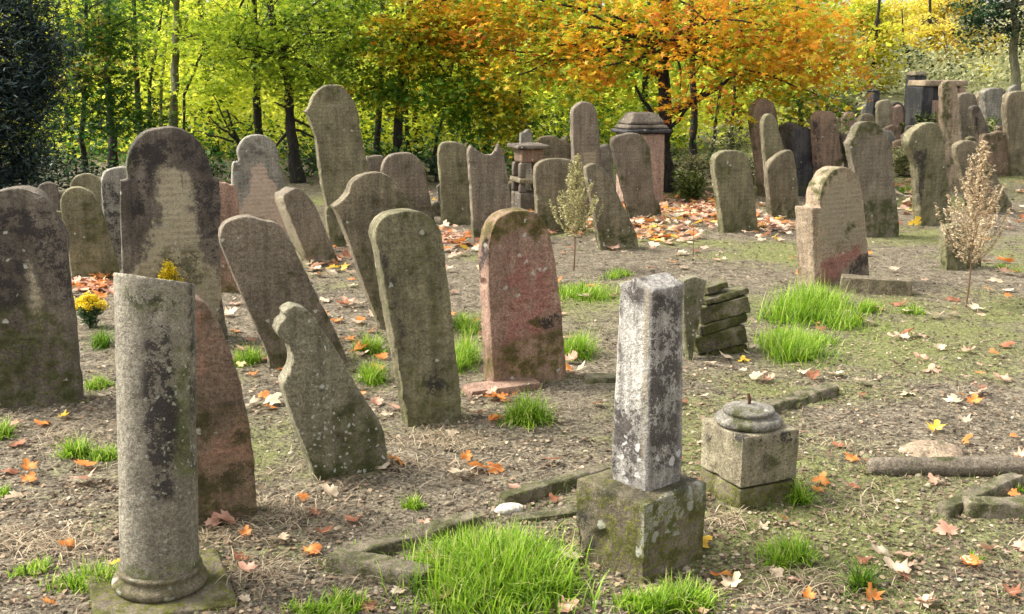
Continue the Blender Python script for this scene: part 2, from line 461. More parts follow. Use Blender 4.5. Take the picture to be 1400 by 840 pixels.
COUNT = [0]
SPOTS = []          # feet of the stones, used to keep the litter off them and to name the leaves by
def slab(name, label, out, base, yaw=32, t=0.13, mat='grey', lean=0, wear_shading=(), extra=(), cat="gravestone", group=None, vox=None, amp=1.0,
         base_moss=0.5, writing=(0.12, 0.9), chips=1.0, dist=None, parent=None, short=None):
    """out: front-face outline in photo px (bottom-left, over the top, bottom-right). extra: (outline, t0, t1) further layers"""
    yaw *= 0.7; t *= 0.85
    extra = [(o_, a_, b_ * 0.85) for o_, a_, b_ in extra]
    G = at(*base) if dist is None else None
    if dist is not None:
        q = P(base[0], base[1], dist); G = Vector((q.x, q.y, hz(q.x, q.y)))
    COUNT[0] += 1
    ya, le = R(yaw), R(lean)
    n = Vector((math.sin(ya), -math.cos(ya), 0)); u = Vector((math.cos(ya), math.sin(ya), 0)); v = Vector((0, 0, 1))
    rot = Matrix.Rotation(le, 3, u); n = rot @ n; v = rot @ v
    def proj(p, shift=0.0):
        d = ray(p[0], p[1]); o = G - n * shift
        k = (o - CO).dot(n) / d.dot(n)
        q = CO + d * k - G
        return (q.dot(u), q.dot(v))
    def conv(o, shift=0.0):
        pts = [proj(p, shift) for p in spline(o)]
        pts[0] = (pts[0][0], pts[0][1] - 0.22); pts[-1] = (pts[-1][0], pts[-1][1] - 0.22)
        if (pts[0][1] > pts[1][1]): pts[0] = (pts[0][0], pts[1][1] - 0.2)
        return pts
    bm = bmesh.new()
    uv = conv(out)
    prism(bm, uv, u, v, n, 0, t)
    for o, t0, t1 in extra:
        prism(bm, conv(o, t0), u, v, n, t0, t1)
    bmesh.ops.recalc_face_normals(bm, faces=bm.faces)
    me = bpy.data.meshes.new(name); bm.to_mesh(me); bm.free()
    ob = link(name, me, parent, G if parent is None else G - parent.location)
    us = [a for a, b in uv]; vs = [b for a, b in uv]
    H = max(vs); W = max(us) - min(us)
    if vox is None: vox = min(0.024, max(0.0085, G.y * 0.00125))
    bpy.context.view_layer.update()
    weather(ob, M[mat], G, vox, amp, wear_shading, base_moss, (u, v, n, min(us) + 0.04, max(us) - 0.04, H * writing[0], H * writing[1]), chips, seed=COUNT[0] * 3.7)
    if parent is None:
        tag(ob, label, cat, group)
        mid = G + u * (min(us) + max(us)) / 2 - n * t / 2
        SPOTS.append((mid.x, mid.y, W / 2 + 0.02, t / 2 + 0.02, ya, short or label))
    return ob

G_ = "old leaning gravestones of the cemetery"
# ---- left side, near to far
slab("gravestone", "big round-topped dark gravestone cut by the left edge of the photo", [(-66, 556), (-60, 420), (-52, 330), (-42, 318, 1), (-34, 290), (-14, 268), (10, 259), (34, 258), (56, 266), (70, 282), (77, 300, 1), (90, 322), (92, 360), (101, 430), (112, 549)],
     (30, 556), yaw=24, t=0.16, mat='darks', group=G_, wear_shading=[('m', [(-60, 560), (-60, 420), (20, 400), (40, 440), (75, 420), (112, 560)], 30, 0.9), ('d', [(-60, 280), (90, 290), (100, 420), (70, 400), (40, 340), (20, 420), (-60, 400)], 25, 0.7), ('p', [(28, 340), (45, 350), (62, 400), (60, 470), (38, 420)], 16, 0.62), ('l', [(28, 335), (36, 335), (44, 400), (30, 380)], 6, 0.3)], short="the big dark gravestone at the left edge")
slab("gravestone", "plain olive-tan rounded gravestone left of the tall arched stone, standing before a taller twin", [(99, 382), (90, 320), (83, 285), (85, 268), (96, 258), (112, 257), (128, 266), (138, 284), (166, 378)], (132, 382), yaw=28, t=0.13, mat='olive', group=G_, short="the olive-tan rounded stone")
slab("gravestone", "rounded olive gravestone peeking over the olive-tan stone near the left", [(104, 352), (97, 262), (100, 246), (110, 239), (122, 238), (134, 244), (140, 262), (152, 350)], (128, 350), yaw=28, t=0.13, mat='olive', group=G_)
slab("gravestone", "narrow grey gravestone half hidden between the olive stones and the tall arched stone", [(147, 368), (140, 262), (141, 242), (148, 233), (172, 229), (186, 240), (190, 365)], (166, 368), yaw=34, t=0.15, mat='greypale', group=G_, wear_shading=[('d', [(138, 250), (165, 250), (165, 372), (140, 372)], 8, 0.6)])
slab("gravestone", "low mossy gravestone just right of the dark conifer at the left", [(56, 320), (52, 262), (58, 252), (70, 250), (80, 262), (84, 318)], (70, 318), yaw=30, mat='darks', group=G_)
slab("gravestone", "small dim gravestone in the shade under the trees left of the olive stones", [(78, 340), (73, 296), (82, 290), (98, 295), (102, 340)], (90, 342), yaw=30, mat='olive', group=G_)
slab("gravestone", "tallest arched gravestone with small shoulders and a pale scaled patch down its middle", [(186, 470), (180, 380), (176, 262), (174, 243, 1), (173, 222), (182, 198), (198, 182), (218, 176), (240, 175), (260, 183), (276, 200), (287, 225), (291, 243, 1), (300, 246, 1), (302, 300), (303, 400), (313, 462)],
     (250, 470), yaw=30, t=0.17, mat='darks', group=G_, extra=[([(180, 468), (168, 380), (164, 247, 1), (176, 246, 1), (189, 249, 1), (192, 466)], -0.012, 0.13)],
     wear_shading=[('p', [(212, 235), (238, 218), (262, 232), (268, 280), (272, 340), (300, 370), (302, 420), (296, 460), (200, 460), (180, 380), (200, 330), (218, 290)], 16, 0.95), ('d', [(180, 190), (280, 190), (300, 260), (302, 345), (290, 355), (272, 300), (262, 225), (215, 225), (205, 260), (190, 320), (180, 330)], 14, 0.7), ('m', [(172, 240), (172, 205), (190, 183), (200, 186), (190, 215), (182, 245)], 8, 0.7), ('m', [(200, 330), (280, 330), (300, 400), (200, 400)], 20, 0.35)], short="the tallest arched stone with the pale patch")
slab("gravestone", "leaning red-brown rounded gravestone close behind the round grey column", [(208, 716), (203, 560), (206, 480), (222, 428), (246, 406), (267, 407), (284, 420), (300, 445), (318, 488), (333, 545), (345, 610), (352, 690)], (285, 716), yaw=30, t=0.14, mat='redbrown', group=G_,
     wear_shading=[('r', [(260, 640), (320, 560), (345, 570), (350, 640), (300, 640)], 16, 0.8), ('r', [(262, 410), (290, 430), (300, 500), (265, 520)], 14, 0.6), ('m', [(200, 720), (200, 640), (356, 630), (356, 720)], 20, 0.7)], base_moss=0.6, short="the red-brown leaning stone behind the column")
slab("gravestone", "broad mauve-brown gravestone leaning far to the left with a low round top", [(372, 500), (338, 418), (304, 340), (302, 318), (310, 305), (327, 298), (343, 297), (362, 303), (383, 309), (408, 352), (455, 446), (476, 492)], (425, 500), yaw=31, t=0.14, mat='mauve', group=G_,
     wear_shading=[('l', [(305, 300), (360, 300), (380, 350), (340, 360)], 10, 0.09), ('m', [(330, 420), (480, 440), (480, 505), (370, 505)], 30, 0.4)], writing=(0.3, 0.85), short="the mauve leaning stone")
slab("gravestone", "chipped gravestone leaning left with white lichen crusts and a broken notch", [(434, 656), (400, 570), (388, 530), (392, 520), (401, 500), (399, 478), (386, 465), (379, 455, 1), (383, 442), (392, 436), (388, 428, 1), (400, 420), (414, 421), (430, 432), (442, 451), (470, 496), (503, 552), (522, 583), (530, 618)], (482, 650), yaw=34, t=0.15, mat='lichen', group=G_,
     wear_shading=[('l', [(400, 560), (450, 540), (490, 590), (480, 640), (440, 650)], 18, 0.42), ('l', [(410, 480), (430, 480), (450, 540), (430, 550)], 12, 0.3), ('m', [(455, 560), (500, 545), (530, 615), (480, 640)], 16, 0.6)], chips=1.6, short="the chipped lichen-crusted stone")
slab("gravestone", "upright green-grey rounded gravestone between the mauve leaning stone and the red one", [(560, 588), (540, 470), (519, 350), (513, 325), (516, 308), (528, 295), (545, 290), (562, 288), (580, 292), (596, 304), (605, 327), (618, 430), (632, 553)], (602, 578), yaw=33, t=0.15, mat='olive', group=G_,
     wear_shading=[('m', [(556, 590), (545, 500), (628, 500), (636, 560)], 20, 0.7), ('m', [(570, 310), (590, 310), (610, 480), (590, 480)], 14, 0.45), ('d', [(575, 500), (600, 495), (625, 540), (580, 545)], 14, 0.4), ('l', [(516, 300), (545, 290), (540, 300), (518, 320)], 5, 0.3), ('d', [(512, 330), (528, 330), (560, 470), (550, 480)], 8, 0.4)], writing=(0.2, 0.93), short="the upright green-grey stone")  # pale specks along the top-left rim paint in its lit edge
slab("gravestone", "wide leaning gravestone with ogee shoulders right behind the upright green-grey one", [(520, 446), (500, 395), (470, 310), (456, 283, 1), (466, 276), (476, 266), (482, 250), (497, 239), (518, 236), (536, 243), (549, 258), (558, 275), (590, 360), (612, 430)], (565, 448), yaw=31, t=0.14, mat='grey', group=G_, wear_shading=[('m', [(530, 250), (560, 280), (580, 350), (540, 320)], 15, 0.5), ('m', [(480, 330), (510, 330), (530, 440), (512, 440)], 12, 0.4)], short="the wide ogee-shouldered stone")
slab("gravestone", "tall narrow gravestone leaning left with a rounded top and chipped left edge", [(462, 335), (450, 292), (440, 245), (433, 190), (428, 176), (422, 158), (417, 153, 1), (424, 146), (428, 133), (438, 121), (450, 116), (466, 117), (478, 129), (489, 150), (494, 180), (503, 225), (525, 335)], (492, 335), yaw=31, t=0.16, mat='olive', group=G_, chips=1.5, base_moss=0.3, short="the tall narrow leaning stone")
slab("gravestone", "small weathered round-headed gravestone with a broken pink spalled front", [(322, 345), (319, 290), (318, 227), (328, 222), (325, 208), (332, 192), (345, 185), (360, 185), (373, 192), (380, 205), (382, 225), (390, 250), (398, 290), (402, 342)], (362, 345), yaw=28, t=0.15, mat='greypale', group=G_,
     wear_shading=[('p', [(344, 232), (356, 222), (366, 240), (382, 262), (396, 300), (390, 345), (322, 345), (321, 292), (340, 268)], 5, 1.0), ('x', [(344, 235), (390, 262), (400, 345), (322, 345), (322, 295)], 5, 0.8), ('d', [(325, 215), (345, 232), (350, 218), (378, 215), (340, 190)], 6, 0.3)], chips=1.4, short="the broken round-headed pink-fronted stone")
slab("gravestone", "leaning gravestone whose thick left side is rough yellowish rubble", [(424, 362), (402, 310), (388, 272), (396, 262), (405, 257, 1), (418, 264), (431, 281), (446, 314), (464, 358)], (445, 362), yaw=52, t=0.26, mat='mauve', group=G_, wear_shading=[('p', [(370, 262), (386, 270), (424, 364), (400, 364), (374, 300)], 3, 1.0)], short="the stone with the rough yellow side")
slab("gravestone", "dull red gravestone sliver just right of the tallest arched stone", [(299, 400), (297, 262), (304, 251), (314, 253), (326, 270), (330, 400)], (314, 400), yaw=30, mat='red', group=G_)
slab("gravestone", "small rounded gravestone tip between the tall narrow leaning stone and the shouldered one", [(502, 300), (501, 222), (507, 214), (518, 213), (526, 222), (530, 300)], (515, 300), yaw=28, mat='mauve', group=G_)
slab("gravestone", "round-topped shouldered gravestone leaning left behind the ogee-shouldered stone", [(560, 306), (536, 258), (524, 240), (524, 226), (533, 213), (551, 209), (567, 212), (580, 228), (584, 248), (590, 280), (596, 306)], (576, 306), yaw=29, mat='mauve', group=G_)
slab("gravestone", "low grey gravestone leaning behind the stone with the rough yellow side", [(452, 335), (446, 290), (456, 283), (468, 290), (476, 335)], (464, 337), yaw=30, mat='olive', group=G_)
# ---- middle
slab("gravestone", "wide shouldered olive gravestone left of the flat-topped brown one, in the leaves", [(605, 308), (602, 250), (600, 212), (603, 198), (612, 194), (628, 195), (638, 201), (644, 215), (648, 308)], (626, 308), yaw=20, mat='olive', group=G_, short="the wide shouldered olive stone")
slab("gravestone", "brown gravestone with a dipped ragged top behind the red stone", [(648, 328), (644, 260), (640, 206, 1), (646, 198), (654, 208), (665, 212), (676, 210), (682, 196, 1), (688, 208), (692, 225), (697, 260), (702, 326)], (676, 328), yaw=22, mat='mauve', group=G_, chips=1.5, short="the brown ragged-topped stone")
slab("gravestone", "red sandstone gravestone with mossy round top and white lichen spots", [(675, 528), (670, 430), (667, 350), (669, 325), (678, 303), (694, 291), (718, 288), (738, 295), (752, 320), (760, 360), (767, 420), (775, 510)], (728, 524), yaw=34, t=0.17, mat='red', group=G_,
     wear_shading=[('m', [(655, 330), (665, 295), (700, 284), (750, 292), (757, 330), (740, 318), (735, 330), (720, 312), (700, 318), (685, 320), (670, 345)], 7, 0.95), ('d', [(652, 345), (672, 320), (668, 360), (655, 380)], 6, 0.7), ('l', [(690, 330), (735, 325), (760, 410), (700, 400)], 14, 0.22), ('d', [(738, 440), (748, 430), (774, 428), (772, 440), (745, 450)], 4, 0.9), ('m', [(660, 530), (665, 490), (700, 470), (770, 450), (778, 520)], 14, 0.7), ('m', [(722, 440), (740, 432), (775, 426), (775, 436), (735, 448)], 3, 0.9), ('r', [(690, 345), (750, 345), (765, 430), (735, 470), (690, 470)], 18, 0.6)], chips=1.3, short="the red sandstone gravestone")  # dark wedge at the crack paints the crack's shadow into the colour
slab("gravestone", "broad grey round-shouldered gravestone behind the left dry plume", [(737, 318), (733, 265), (732, 233), (737, 223), (748, 218), (768, 217), (786, 222), (796, 240), (803, 316)], (768, 318), yaw=22, mat='grey', group=G_, wear_shading=[('m', [(735, 270), (760, 270), (760, 320), (735, 320)], 10, 0.5)])
slab("gravestone", "tall slim gravestone rising behind the leaning slab with a pink patch at its waist", [(790, 300), (785, 225), (783, 160), (788, 144), (800, 139), (812, 145), (818, 165), (823, 225), (830, 300)], (808, 300), yaw=22, t=0.15, mat='mauve', group=G_, wear_shading=[('p', [(797, 209), (815, 207), (815, 226), (800, 224)], 2, 1.0)], short="the tall slim stone with a pink patch")
slab("gravestone", "smooth grey slab leaning steeply left in front of the tall slim stone", [(822, 341), (812, 290), (802, 238), (803, 228), (814, 224), (826, 230), (840, 256), (876, 331)], (846, 341), yaw=24, t=0.12, mat='grey', group=G_, base_moss=0.7, wear_shading=[('l', [(820, 315), (860, 315), (865, 335), (820, 338)], 6, 0.3)], short="the steeply leaning grey slab")
slab("gravestone", "wide brown gravestone with a rounded top leaning before the capped tomb", [(862, 300), (850, 250), (838, 207), (838, 190), (852, 184), (868, 182), (880, 188), (889, 208), (893, 250), (896, 290)], (880, 300), yaw=20, mat='mauve', group=G_, short="the wide brown stone before the capped tomb")
slab("broken_stone", "small moss-covered broken stone leaning on the wide brown gravestone", [(880, 295), (862, 262), (860, 244), (868, 242), (878, 250), (892, 262), (903, 282), (905, 294)], (890, 297), yaw=25, t=0.1, mat='mossy', cat="broken stone", chips=2)
slab("gravestone", "plain rounded gravestone leaning left beside the dry leaf drift", [(990, 318), (982, 260), (977, 226), (980, 214), (990, 207), (1004, 206), (1018, 209), (1026, 222), (1031, 255), (1037, 309)], (1014, 317), yaw=30, t=0.14, mat='olive', group=G_, short="the plain rounded stone by the leaf drift")
slab("gravestone", "tall reddish-sided gravestone at the back of the cluster under the orange maple", [(1044, 268), (1038, 220), (1031, 172), (1031, 150), (1040, 137), (1052, 136), (1061, 148), (1068, 200), (1074, 268)], (1060, 268), yaw=36, t=0.17, mat='redbrown', group=G_)
slab("gravestone", "slim olive gravestone leaning left in front of the reddish-sided one", [(1056, 285), (1050, 240), (1044, 180), (1046, 162), (1053, 156), (1061, 163), (1069, 190), (1080, 230), (1086, 284)], (1070, 285), yaw=33, t=0.12, mat='olive', group=G_)
slab("gravestone", "low gravestone with a broken sloping top in front of the slim olive one", [(1056, 300), (1050, 240), (1052, 224, 1), (1062, 214), (1076, 206), (1085, 209), (1090, 237), (1094, 290)], (1074, 299), yaw=33, t=0.12, mat='grey', group=G_, chips=1.6)
slab("gravestone", "black round-topped gravestone between the broken-topped one and the red-edged one", [(1090, 268), (1088, 210), (1086, 184), (1094, 175), (1106, 175), (1114, 188), (1118, 266)], (1104, 268), yaw=28, mat='black', group=G_)
slab("gravestone", "dim grey gravestone tip left of the black round-topped one", [(1070, 262), (1068, 184), (1076, 170), (1088, 168), (1094, 182), (1096, 262)], (1083, 262), yaw=28, mat='darks', group=G_)
slab("gravestone", "upright mauve gravestone with a stepped top behind the green-streaked tall one", [(1122, 268), (1118, 210), (1115, 164, 1), (1122, 153), (1134, 153), (1143, 158), (1148, 190), (1155, 266)], (1138, 268), yaw=36, t=0.17, mat='redbrown', group=G_, wear_shading=[('d', [(1110, 160), (1120, 160), (1125, 270), (1115, 270)], 4, 0.5)])
slab("gravestone", "tall ogee-topped gravestone with yellow lichen crest behind the pink arched one", [(1186, 325), (1174, 260), (1164, 210), (1161, 196, 1), (1169, 184), (1175, 170), (1186, 166), (1198, 168), (1207, 176), (1212, 188), (1219, 200), (1224, 250), (1231, 318)], (1210, 324), yaw=28, t=0.14, mat='mauve', group=G_, wear_shading=[('m', [(1158, 200), (1172, 165), (1210, 165), (1205, 185), (1180, 182), (1170, 200)], 5, 0.9), ('m', [(1170, 275), (1230, 275), (1235, 325), (1175, 325)], 14, 0.8)], short="the tall ogee-topped stone")
slab("gravestone", "thick arched gravestone with a bare pinkish-tan face and red patch at its foot", [(1122, 392), (1121, 330), (1121, 285), (1123, 262), (1132, 241), (1146, 230), (1160, 230), (1172, 240), (1179, 260), (1183, 300), (1187, 340), (1190, 382)], (1158, 388), yaw=47, t=0.2, mat='tan', group=G_,
     extra=[([(1115, 389), (1112, 330), (1111, 285, 1), (1125, 284, 1), (1128, 388)], -0.02, 0.21)],
     wear_shading=[('p', [(1130, 260), (1150, 238), (1170, 245), (1180, 290), (1180, 330), (1125, 340), (1122, 290)], 10, 0.95), ('r', [(1120, 388), (1120, 360), (1150, 345), (1175, 335), (1180, 350), (1160, 362), (1140, 385)], 6, 0.95), ('d', [(1160, 388), (1165, 362), (1178, 350), (1190, 348), (1192, 388)], 5, 1.0), ('m', [(1100, 260), (1112, 238), (1140, 226), (1165, 228), (1140, 240), (1120, 275)], 5, 0.8), ('m', [(1130, 230), (1165, 228), (1178, 250), (1160, 240)], 5, 0.4)], base_moss=0.3, short="the pinkish-tan arched stone")
slab("gravestone", "hooded gravestone with an undercut rounded head right of the ogee-topped one", [(1260, 308), (1257, 255), (1254, 222), (1248, 210), (1243, 196), (1247, 184), (1257, 174), (1270, 168), (1282, 170), (1289, 184), (1294, 220), (1304, 300)], (1282, 308), yaw=34, t=0.16, mat='olive', group=G_, wear_shading=[('d', [(1250, 208), (1266, 205), (1264, 240), (1256, 300)], 4, 0.8)], short="the hooded stone")
slab("gravestone", "tall slim ribbed gravestone rising behind the hooded one", [(1292, 262), (1290, 190), (1288, 128), (1292, 114), (1301, 110), (1309, 119), (1312, 180), (1316, 262)], (1304, 262), yaw=22, t=0.12, mat='tan', group=G_, wear_shading=[('m', [(1286, 110), (1300, 108), (1302, 200), (1288, 200)], 5, 0.6)])
slab("gravestone", "leaning grey gravestone behind the right dry plume with a dark undercut side", [(1330, 290), (1316, 240), (1308, 205), (1314, 195), (1328, 193), (1340, 198), (1352, 222), (1388, 286)], (1358, 290), yaw=36, t=0.12, mat='grey', group=G_, short="the grey leaning stone behind the right plume")
slab("gravestone", "stubby low gravestone at the foot of the right dry plume", [(1296, 368), (1293, 330), (1294, 312), (1305, 308), (1330, 308), (1341, 314), (1343, 364)], (1320, 368), yaw=26, t=0.12, mat='olive', group=G_, base_moss=0.9, short="the stubby low stone")
slab("gravestone", "grey round-shouldered gravestone cut by the right edge of the photo", [(1386, 240), (1380, 190), (1377, 145), (1380, 130), (1392, 125), (1408, 126), (1420, 140), (1426, 238)], (1405, 240), yaw=30, t=0.16, mat='grey', group=G_, short="the stone cut by the right edge")
slab("gravestone", "pinkish-grey flat gravestone with rough top behind the one at the right edge", [(1350, 196), (1348, 150), (1346, 126, 1), (1356, 121), (1372, 121), (1378, 128, 1), (1380, 196)], (1364, 198), yaw=30, t=0.2, mat='greypale', group=G_)
slab("gravestone", "dim brown gravestone with scalloped head left of the pinkish-grey flat one", [(1318, 212), (1314, 170), (1311, 134), (1320, 127), (1332, 129), (1338, 145), (1344, 212)], (1328, 214), yaw=30, mat='mauve', group=G_)
slab("gravestone", "leaning dark slim gravestone between the brown scalloped one and the hillside weeds", [(1352, 222), (1338, 180), (1330, 150), (1338, 145), (1346, 160), (1370, 220)], (1360, 224), yaw=36, mat='darks', group=G_)
slab("gravestone", "low broad reddish gravestone below the right edge stones", [(1348, 240), (1344, 190), (1356, 183), (1376, 184), (1382, 240)], (1364, 242), yaw=26, mat='redbrown', group=G_)
far = [
    ([(1156, 205), (1154, 165), (1158, 155), (1164, 153), (1170, 160), (1172, 205)], (1164, 208), 'pink', "small pink round-headed gravestone on the far slope left of the yellow tree's foot"),
    ([(1178, 205), (1176, 168), (1182, 157), (1192, 156), (1198, 166), (1200, 205)], (1188, 207), 'grey', "small grey round gravestone on the far slope behind the ogee-topped one"),
    ([(1203, 196), (1201, 150), (1203, 140), (1212, 137), (1219, 142), (1221, 196)], (1212, 198), 'buff', "pale buff flat-topped gravestone on the far slope"),
    ([(1222, 194), (1221, 150), (1226, 146), (1235, 147), (1237, 194)], (1229, 196), 'pink', "pale pinkish gravestone on the far slope left of the blue-grey pillar"),
    ([(1214, 215), (1208, 190), (1213, 180), (1222, 182), (1234, 214)], (1224, 217), 'greypale', "small tilted gravestone on the far slope with a pale rim"),
    ([(1240, 215), (1236, 190), (1242, 182), (1254, 186), (1256, 215)], (1248, 218), 'darks', "low dark gravestone below the blue-grey pillar"),
    ([(1320, 172), (1318, 140), (1322, 133), (1332, 134), (1334, 172)], (1326, 175), 'darks', "tiny dark gravestone far up the slope at the right"),
    ([(1182, 172), (1180, 150), (1184, 144), (1192, 146), (1193, 172)], (1187, 176), 'greypale', "tiny pale gravestone far up the slope beside the dark blue pillar"),
    ([(1144, 196), (1143, 166), (1148, 161), (1154, 166), (1155, 196)], (1150, 198), 'grey', "tiny grey gravestone left of the small pink round-headed one"),
    ([(1316, 240), (1313, 222), (1320, 214), (1330, 218), (1332, 240)], (1322, 242), 'tan', "knee-high tan gravestone between the slim ribbed one and the right plume"),
]
for o, b, m, lb in far:
    slab("gravestone", lb, o, b, yaw=30, t=0.14, mat=m, group="small gravestones on the far slope", vox=0.03)
far += [
    ([(1382, 160), (1380, 128), (1386, 118), (1394, 120), (1396, 160)], (1389, 163), 'greypale', "pale gravestone up the slope behind the stone cut by the right edge"),
    ([(1300, 175), (1299, 150), (1303, 143), (1311, 145), (1313, 175)], (1306, 178), 'olive', "olive gravestone up the slope just right of the lintel monument"),
    ([(1208, 178), (1206, 160), (1211, 153), (1220, 156), (1222, 178)], (1214, 181), 'darks', "low dark gravestone in front of the pale buff flat-topped one"),
    ([(1338, 160), (1336, 135), (1341, 129), (1349, 131), (1351, 160)], (1344, 163), 'tan', "tan gravestone up the slope left of the bare brown trunk"),
    ([(1255, 240), (1252, 215), (1260, 206), (1272, 214), (1274, 240)], (1264, 243), 'grey', "low grey gravestone half hidden behind the hooded one"),
]
for o, b, m, lb in far[-5:]:
    slab("gravestone", lb, o, b, yaw=30, t=0.14, mat=m, group="small gravestones on the far slope", vox=0.03)
mid_back = [
    ([(742, 268), (738, 210), (737, 192), (744, 187), (760, 186), (768, 192), (776, 186), (779, 215), (782, 266)], (760, 270), 'grey', "grey gravestone with a double-arched top left of the tall slim one"),
    ([(716, 268), (712, 190), (716, 182), (728, 184), (732, 268)], (722, 272), 'greypale', "slim grey gravestone post above the ruined box tomb"),
    ([(822, 268), (819, 210), (824, 200), (836, 204), (840, 268)], (830, 271), 'greypale', "slim dim gravestone between the tall slim one and the capped tomb"),
    ([(484, 300), (482, 262), (486, 252), (496, 254), (502, 300)], (492, 303), 'grey', "low grey gravestone glimpsed right of the tall narrow leaning one"),
    ([(592, 290), (590, 282), (594, 276), (602, 278), (604, 290)], (598, 296), 'darks', "tiny dark stub of a gravestone left of the wide shouldered olive one"),
    ([(1164, 262), (1158, 215), (1152, 190), (1158, 184), (1166, 196), (1178, 260)], (1168, 264), 'darks', "dark slanting gravestone wedge left of the ogee-topped one"),
]
for o, b, m, lb in mid_back:
    slab("gravestone", lb, o, b, yaw=26, t=0.13, mat=m, group=G_)

# background clutter: small stones crowding the slope and the centre distance
rc_ = random.Random(19)
ORD = "first second third fourth fifth sixth seventh eighth ninth tenth eleventh twelfth thirteenth fourteenth fifteenth sixteenth seventeenth eighteenth nineteenth twentieth".split()
def clutter(xs_, where_, grp):
    for i, (x, yb) in enumerate(sorted(xs_)):
        w_ = rc_.uniform(7, 12); h = rc_.uniform(26, 46) ; ln = rc_.uniform(-6, 8); m = rc_.choice(['grey', 'olive', 'mauve', 'greypale', 'darks', 'redbrown', 'tan'])
        k = rc_.random(); a = 1 if k < 0.25 else 0
        o = [(x - w_, yb), (x - w_ - ln * .5, yb - h * 0.75), (x - w_ * .7 - ln, yb - h * 0.93), (x - ln, yb - h), (x + w_ * .7 - ln, yb - h * 0.93), (x + w_ - ln * .5, yb - h * 0.75), (x + w_, yb)]
        slab("gravestone", f"{dict(grey='grey-brown', olive='olive', mauve='brown', greypale='pale grey', darks='dark', redbrown='reddish', tan='tan')[m]} background gravestone {where_}, {ORD[i]} from the left", o, (x, yb + 1), yaw=rc_.uniform(18, 45), t=0.13, mat=m, group=grp, vox=0.03)
clutter([(1146, 222), (1176, 200), (1202, 220), (1219, 205), (1236, 222), (1262, 214), (1284, 218), (1300, 205), (1322, 190), (1338, 222), (1352, 168), (1366, 190), (1384, 184), (1394, 206), (1398, 180), (1230, 185), (1312, 232), (1372, 206), (1248, 200), (1190, 186)], "crowding the right slope", "background stones on the right slope")
clutter([(612, 284), (664, 282), (706, 276), (748, 276), (790, 280), (834, 282), (1022, 266), (1080, 250), (1112, 246)], "along the foot of the wood", "background stones along the wood")

# ------------------------------------------------------------------ general solids
def mesh_ob(name, bm, parent, loc, rot=None):
    bmesh.ops.recalc_face_normals(bm, faces=bm.faces)
    me = bpy.data.meshes.new(name); bm.to_mesh(me); bm.free()
    o = link(name, me, parent, loc)
    if rot is not None: o.rotation_euler = rot
    bpy.context.view_layer.update()
    return o
def boxbm(x0, x1, y0, y1, z0, z1, bm=None, top=1.0, skew=(0, 0)):
    bm = bm or bmesh.new()
    cx, cy = (x0 + x1) / 2, (y0 + y1) / 2
    vs = []
    for z, k, sx, sy in ((z0, 1.0, 0, 0), (z1, top, skew[0], skew[1])):
        for x, y in ((x0, y0), (x1, y0), (x1, y1), (x0, y1)):
            vs.append(bm.verts.new((cx + (x - cx) * k + sx, cy + (y - cy) * k + sy, z)))
    for f in ((3, 2, 1, 0), (4, 5, 6, 7), (0, 1, 5, 4), (1, 2, 6, 5), (2, 3, 7, 6), (3, 0, 4, 7)):
        bm.faces.new([vs[i] for i in f])
    return bm
def lathe(prof, n=64, bm=None):
    bm = bm or bmesh.new(); rings = []
    for r, z in prof:
        rings.append([bm.verts.new((r * math.cos(2 * math.pi * i / n), r * math.sin(2 * math.pi * i / n), z)) for i in range(n)])
    for a, b in zip(rings, rings[1:]):
        for i in range(n): bm.faces.new((a[i], a[(i + 1) % n], b[(i + 1) % n], b[i]))
    bm.faces.new(rings[0][::-1]); bm.faces.new(rings[-1])
    return bm
def solid(name, bm, mat, parent, G, loc=(0, 0, 0), rot=None, vox=0.009, amp=0.6, wear_shading=(), base_moss=0.3, chips=0.6, seed=1.0):
    o = mesh_ob(name, bm, parent, loc, rot)
    return weather(o, M[mat], G, vox, amp, wear_shading, base_moss, None, chips, seed)

# ---- round column on a moulded base, near left
dcol = 3.62
q = P(222, 840, dcol); Gc = Vector((q.x, q.y, hz(q.x, q.y)))
zbase = P(222, 816, dcol - 0.1).z
ztop = P(211, 380, dcol).z
th = zbase - Gc.z
col = empty("broken_column", Gc, R(24))
tag(col, "round grey limestone grave column with a slanting broken top on a moulded base", "column")
ax_ = (P(211, 380, dcol) - Gc).normalized()
col.rotation_mode = 'QUATERNION'
col.rotation_quaternion = Vector((0, 0, 1)).rotation_difference(ax_) @ Euler((0, 0, R(24))).to_quaternion()
bpy.context.view_layer.update()
rc = 56 / FPX * dcol * 0.97
H = ztop - Gc.z
bm = lathe([(rc * 1.03, th + 0.07), (rc * 1.01, th + 0.3), (rc * 0.99, H + 0.012)])
for v in bm.verts:
    if v.co.z > H - 0.05:
        c_, s_ = math.cos(R(24)), math.sin(R(24)); wx, wy = v.co.x * c_ - v.co.y * s_, v.co.x * s_ + v.co.y * c_
        v.co.z += -0.10 * wx - 0.24 * wy - 0.012
solid("shaft", bm, 'column', col, Gc, vox=0.0075, amp=0.35, chips=0.35,
      wear_shading=[('d', [(200, 430), (228, 420), (242, 560), (236, 680), (208, 690), (194, 560)], 12, 0.6), ('m', [(232, 480), (264, 470), (267, 650), (230, 650)], 12, 0.75), ('m', [(165, 390), (262, 400), (262, 440), (180, 430)], 14, 0.5), ('d', [(165, 400), (262, 400), (262, 420), (165, 420)], 12, 0.35), ('l', [(215, 500), (262, 500), (262, 680), (205, 680)], 14, 0.3), ('d', [(255, 380), (268, 380), (270, 640), (258, 640)], 8, 0.4), ('m', [(160, 775), (280, 765), (285, 800), (165, 805)], 8, 0.55)])
prof = [(rc * 1.05, th - 0.004)]
